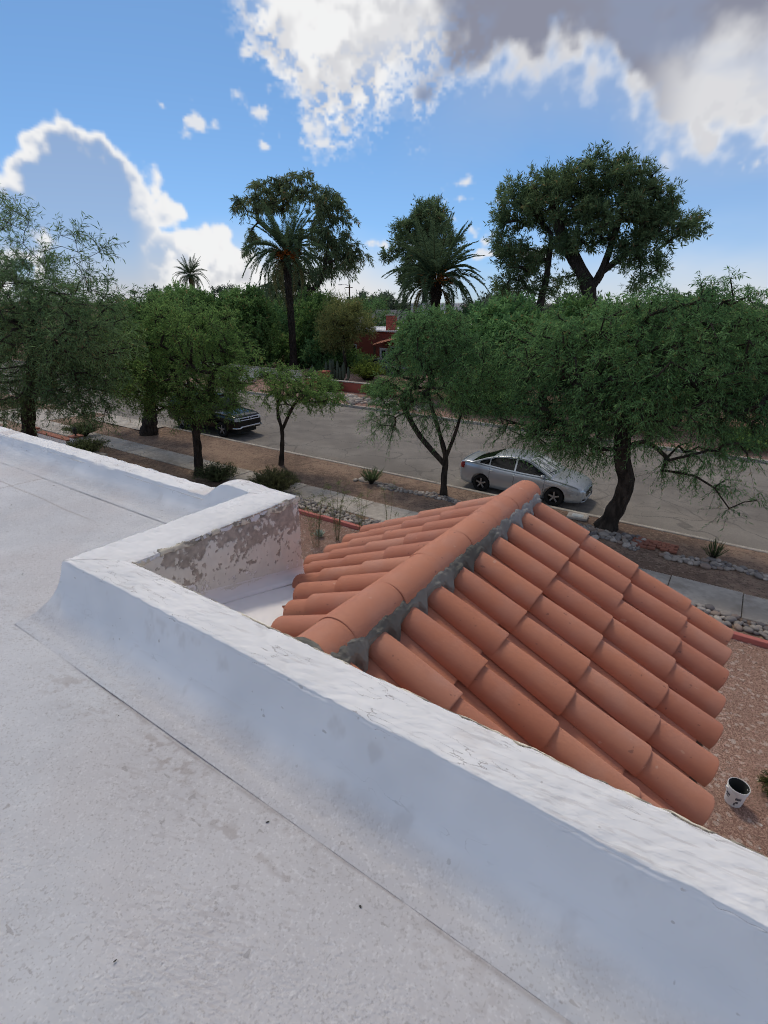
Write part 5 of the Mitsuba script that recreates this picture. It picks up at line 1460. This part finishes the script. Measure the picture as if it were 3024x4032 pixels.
# ------------------------------------------------------------------ small things
# mortar bucket with its dirty inside
k0 = thing('bucket', 'white plastic pail with dark cement residue inside, on the gravel below the roof eave', 'bucket')
bo = np.array([1.02, 6.96, 0.0])
prof = [(0.0, 0.012), (0.118, 0.0), (0.124, 0.01), (0.144, 0.27), (0.150, 0.272), (0.151, 0.285), (0.146, 0.288), (0.147, 0.305), (0.153, 0.307), (0.154, 0.318), (0.148, 0.321), (0.149, 0.345), (0.157, 0.350), (0.157, 0.366), (0.150, 0.368), (0.146, 0.360)]
tilt = 0.84 * trimesh.transformations.euler_matrix(0.05, 0.03, 0)[:3, :3]
bk = add('shell', move(revolve(prof, 40), bo, tilt), 'm_bucket', k0, smooth=40)
ins = revolve([(0.1450, 0.362), (0.139, 0.33), (0.128, 0.20), (0.112, 0.05), (0.0, 0.045)], 40)
iv = ins[0] + 0.004 * meshkit.noise(ins[0] * 40)[:, None]
add('cement_residue', move((iv, ins[1]), bo, tilt), 'm_cement_wet', k0, smooth=40)
for s in (0.4, 0.4 + math.pi):
    add('handle_ear', move(rbox(0.035, 0.03, 0.03, 0.008, 1), bo + tilt @ np.array([0.155 * math.cos(s), 0.155 * math.sin(s), 0.30])), 'm_bucket', k0)
hb = np.linspace(0.4, 0.4 + math.pi, 20)
add('handle', tube(bo + np.stack([0.165 * np.cos(hb), 0.165 * np.sin(hb), 0.29 - 0.12 * np.sin(hb - 0.4)], 1) @ tilt.T, 0.004, 6), 'm_alloy', k0, smooth=True)


def wrap_patch(a0, a1, z0, z1):
    a, z = np.meshgrid(np.linspace(a0, a1, 10), np.linspace(z0, z1, 4), indexing='ij')
    r_ = 0.1245 + (z - 0.01) * (0.0195 / 0.26) + 0.0015
    return move(grid_mesh(np.stack([r_ * np.cos(a), r_ * np.sin(a), z], -1)), bo, tilt)


for a0, a1, z0, z1 in ((-1.62, -1.05, 0.175, 0.235), (-2.75, -2.2, 0.19, 0.23), (-2.7, -2.3, 0.15, 0.175), (-1.50, -1.2, 0.10, 0.15), (-1.62, -1.45, 0.05, 0.12)):
    add('label_print', wrap_patch(a0, a1, z0, z1), 'm_print', k0, smooth=True)

# meter box lid in the verge
k0 = thing('meter_box', 'pale concrete meter box lid in the verge near the front wheel of the silver car', 'utility box')
add('frame', move(rbox(0.62, 0.42, 0.08, 0.015, 1), (-3.62, 16.2, 0.0), rotz(0.1)), 'm_concrete', k0, smooth=40)
add('lid', move(rbox(0.34, 0.24, 0.03, 0.01, 1), (-3.62, 16.2, 0.04), rotz(0.1)), 'm_shade', k0, smooth=40)

# brick topped posts with iron lanterns beyond the wing
for i, (x, y, lb) in enumerate(((-24.9, 11.4, 'black iron lantern post with a brick cap beyond the left wing, the nearer of two'), (-28.2, 11.0, 'black iron lantern post with a brick cap beyond the left wing, the farther of two'))):
    k0 = thing('lantern_post', lb, 'lantern', 'lantern posts of the front garden')
    add('pillar', box(x, y, 0.28, 0.42, 0.42, 0.56), 'm_stucco', k0)
    for a_ in range(2):
        for b_ in range(2):
            add('brick', move(rbox(0.24, 0.24, 0.07, 0.01, 1), (x - 0.125 + 0.25 * a_, y - 0.125 + 0.25 * b_, 0.597)), 'm_brick', k0, smooth=40)
    add('lantern', join(move(revolve([(0.0, 0.0), (0.04, 0.0), (0.03, 0.06), (0.09, 0.10), (0.11, 0.30), (0.12, 0.31), (0.02, 0.42), (0.0, 0.44)], 6), (x, y, 0.63))), 'm_iron', k0)
k0 = thing('garden_wall', 'low brick capped garden wall joining the lantern posts behind the wing', 'wall')
add('wall', box(-26.55, 11.2, 0.2, 2.9, 0.28, 0.40), 'm_stucco', k0)
for i in range(12):
    add('brick', move(rbox(0.235, 0.31, 0.06, 0.008, 1), (-27.87 + 0.242 * i, 11.2, 0.432)), 'm_brick', k0, smooth=40)

# litter on the roof deck
ps, n = [], 34
for i in range(n):
    x, y = rng.uniform(-7, 1.0), rng.uniform(-0.4, 1.0)
    if x < -3.1:
        y = rng.uniform(0, 2.3)
    s = rng.uniform(0.0018, 0.005)
    v = trimesh.creation.icosphere(1, 1.0)
    ps.append((np.asarray(v.vertices) * [s * rng.uniform(1, 2.4), s, s * 0.35] @ rotz(rng.uniform(0, 6)).T + [x, y, FL + 0.006], np.asarray(v.faces)))
add('leaf_litter', join(*ps), 'm_cement_wet', label='dark bits of leaf and grit lying on the roof deck', cat='litter', kind='stuff')

# ------------------------------------------------------------------ across the street
k0 = thing('street_wall', 'low dark red masonry wall with a pale cap across the street', 'wall')
add('wall', box(-25.2, 31.9, 0.31, 8.6, 0.28, 0.78), 'm_redwall', k0)
for i in range(7):
    add('cap', move(rbox(1.20, 0.36, 0.07, 0.01, 1), (-28.85 + 1.22 * i, 31.9, 0.735)), 'm_concrete', k0, smooth=40)
add('pillar', box(-27.5, 31.85, 0.62, 0.62, 0.62, 1.36), 'm_redwall', k0)
add('pillar_cap', move(rbox(0.72, 0.72, 0.08, 0.01, 1), (-27.5, 31.85, 1.34)), 'm_redwall', k0, smooth=40)
k0 = thing('street_wall', 'grey masonry wall running left from the tall palm across the street', 'wall')
add('wall', box(-39.0, 34.0, 0.35, 14.0, 0.25, 0.9), 'm_stucco', k0)
add('cap', box(-39.0, 34.0, 0.83, 14.1, 0.34, 0.06), 'm_concrete', k0)

k0 = thing('red_house', 'low flat roofed dark red house with a white roof edge across the street', 'house')
add('wall', join(box(-33.0, 50.0, 1.75, 10.2, 8.0, 3.7)), 'm_redwall', k0)
add('parapet_cap', join(box(-33.0, 46.0, 3.66, 10.3, 0.36, 0.14), box(-33.0, 54.0, 3.66, 10.3, 0.36, 0.14), box(-38.05, 50, 3.665, 0.36, 7.6, 0.14), box(-27.95, 50, 3.665, 0.36, 7.6, 0.14)), 'm_white_wall', k0)
add('roof', box(-33.0, 50.0, 3.60, 9.9, 7.7, 0.05), 'm_white_wall', k0)
ch = add('chimney', box(-32.2, 48.3, 4.35, 0.85, 0.8, 1.5), 'm_redwall', k0)
add('chimney_cap', box(-32.2, 48.3, 5.12, 0.98, 0.93, 0.09), 'm_concrete', ch)
add('chimney', box(-36.3, 48.0, 4.25, 0.9, 0.8, 1.3), 'm_stucco', k0)
for i in range(6):
    add('rafter_vent', move(rbox(0.20, 0.62, 0.30, 0.03, 1), (-35.6 + 0.42 * i, 46.9, 3.84)), 'm_white_wall', k0, smooth=40)
for x, w_, h_ in ((-35.6, 0.95, 1.25), (-30.2, 0.9, 1.2)):
    wn = add('window', box(x, 45.985, 1.55, w_ + 0.16, 0.08, h_ + 0.16), 'm_white_wall', k0)
    add('pane', box(x - w_ / 4, 45.94, 1.55, w_ / 2 - 0.05, 0.03, h_), 'm_glass_dark', wn)
    add('pane', box(x + w_ / 4, 45.94, 1.55, w_ / 2 - 0.05, 0.03, h_), 'm_glass_dark', wn)
dr_ = add('door', box(-31.6, 45.985, 1.0, 0.95, 0.07, 2.05), 'm_white_wall', k0)
add('door_pane', box(-31.6, 45.94, 1.15, 0.45, 0.03, 1.3), 'm_glass_dark', dr_)
# the little tiled porch roof, its ridge falling towards the house's left
pz = add('porch_roof', grid_mesh(quad_grid([-31.6, 44.0, 2.42], [-27.4, 44.0, 2.42 + 1.0], [-27.4, 45.99, 3.3], [-31.6, 45.99, 2.7], 8, 4)), 'm_wood', k0)
half = barrel(0.52, 0.075, 0.095, n=8)
TS = mikit.ply(half, 'm_tile', smooth=35)
for i in range(9):
    for j in range(4):
        o = np.array([-31.55 + 0.46 * i, 45.9 - 0.45 * j, 2.75 + 0.105 * i - 0.08 * j])
        d = unit(np.array([0, -1, -0.18]))
        y = unit(np.array([1, 0, 0.23]))
        put('tile', TS, pz, frame(o, d, y, np.cross(d, y)))
for x, h_ in ((-31.4, 2.35), (-27.6, 3.3)):
    add('porch_post', box(x, 44.1, h_ / 2, 0.16, 0.16, h_), 'm_wood', k0)
add('bench', join(box(-33.4, 45.3, 0.42, 1.3, 0.45, 0.08), box(-33.4, 45.5, 0.75, 1.3, 0.06, 0.45), box(-33.95, 45.3, 0.2, 0.08, 0.4, 0.42), box(-32.85, 45.3, 0.2, 0.08, 0.4, 0.42)), 'm_iron', None, label='dark bench against the front wall of the red house', cat='bench')

k0 = thing('grey_house', 'distant house with a grey shingled hip roof behind the red house', 'house')
add('wall', box(-51, 74, 1.5, 14, 8, 3.2), 'm_stucco', k0)
hp = np.array([[-58.8, 69.4, 3.1], [-43.6, 69.4, 3.1], [-43.6, 78.6, 3.1], [-58.8, 78.6, 3.1], [-54.5, 74, 5.3], [-47.5, 74, 5.3]])
add('roof', trimesh.convex.convex_hull(hp), 'm_shingle', k0)
add('window', box(-46.5, 69.96, 1.7, 1.4, 0.1, 1.2), 'm_glass_dark', k0)
k0 = thing('white_house', 'two storey white building behind the second palm', 'house')
add('wall', box(-35.6, 64.0, 3.0, 4.0, 7.0, 6.2), 'm_white_wall', k0)
add('wing', box(-31.5, 62.0, 1.9, 4.2, 6.0, 3.9), 'm_white_wall', k0)
add('parapet', box(-35.6, 64.0, 6.15, 4.2, 7.2, 0.22), 'm_white_wall', k0)
add('window', box(-36.0, 60.46, 4.7, 0.9, 0.1, 1.1), 'm_glass_dark', k0)
k0 = thing('white_house', 'long low white house half hidden by the trees at the right across the street', 'house')
add('wall', box(-6, 52.0, 1.75, 22, 8, 3.6), 'm_white_wall', k0)
add('roof_edge', box(-6, 52.0, 3.62, 22.4, 8.4, 0.16), 'm_white_wall', k0)
for x in (-13, -8.2, -3.4, 1.2):
    w_ = add('window', box(x, 47.96, 1.9, 1.5, 0.1, 1.2), 'm_trim', k0)
    add('pane', box(x, 47.93, 1.9, 1.3, 0.08, 1.0), 'm_glass_dark', w_)
k0 = thing('brown_house', 'low brown house glimpsed through the trees at the far left', 'house')
add('wall', box(-66, 40, 1.7, 16, 9, 3.5), 'm_redwall', k0)
add('roof_edge', box(-66, 40, 3.5, 16.4, 9.4, 0.2), 'm_concrete', k0)
add('window', box(-62, 35.46, 1.8, 1.6, 0.1, 1.2), 'm_glass_dark', k0)

k0 = thing('utility_pole', 'distant wooden utility pole with a crossarm and a street lamp', 'pole')
add('pole', tube([[-74.2, 95, -0.2], [-74.1, 95, 9.9]], [0.19, 0.13], 10), 'm_wood', k0, smooth=True)
add('crossarm', box(-74.1, 94.85, 9.3, 1.9, 0.14, 0.16), 'm_wood', k0)
add('transformer', move(revolve([(0, 0), (0.26, 0), (0.26, 0.8), (0.2, 0.9), (0, 0.92)], 14), (-74.45, 94.8, 6.6)), 'm_shingle', k0, smooth=40)
add('lamp_arm', tube(spline([[-74.1, 94.8, 9.6], [-75.0, 94.6, 9.95], [-75.9, 94.5, 9.9]], 8), 0.05, 6), 'm_alloy', k0, smooth=True)
add('lamp_head', move(rbox(0.8, 0.3, 0.18, 0.06, 1), (-76.2, 94.5, 9.88)), 'm_alloy', k0, smooth=40)

for k_ in list(scene):
    assert isinstance(scene[k_], (dict, str)), k_
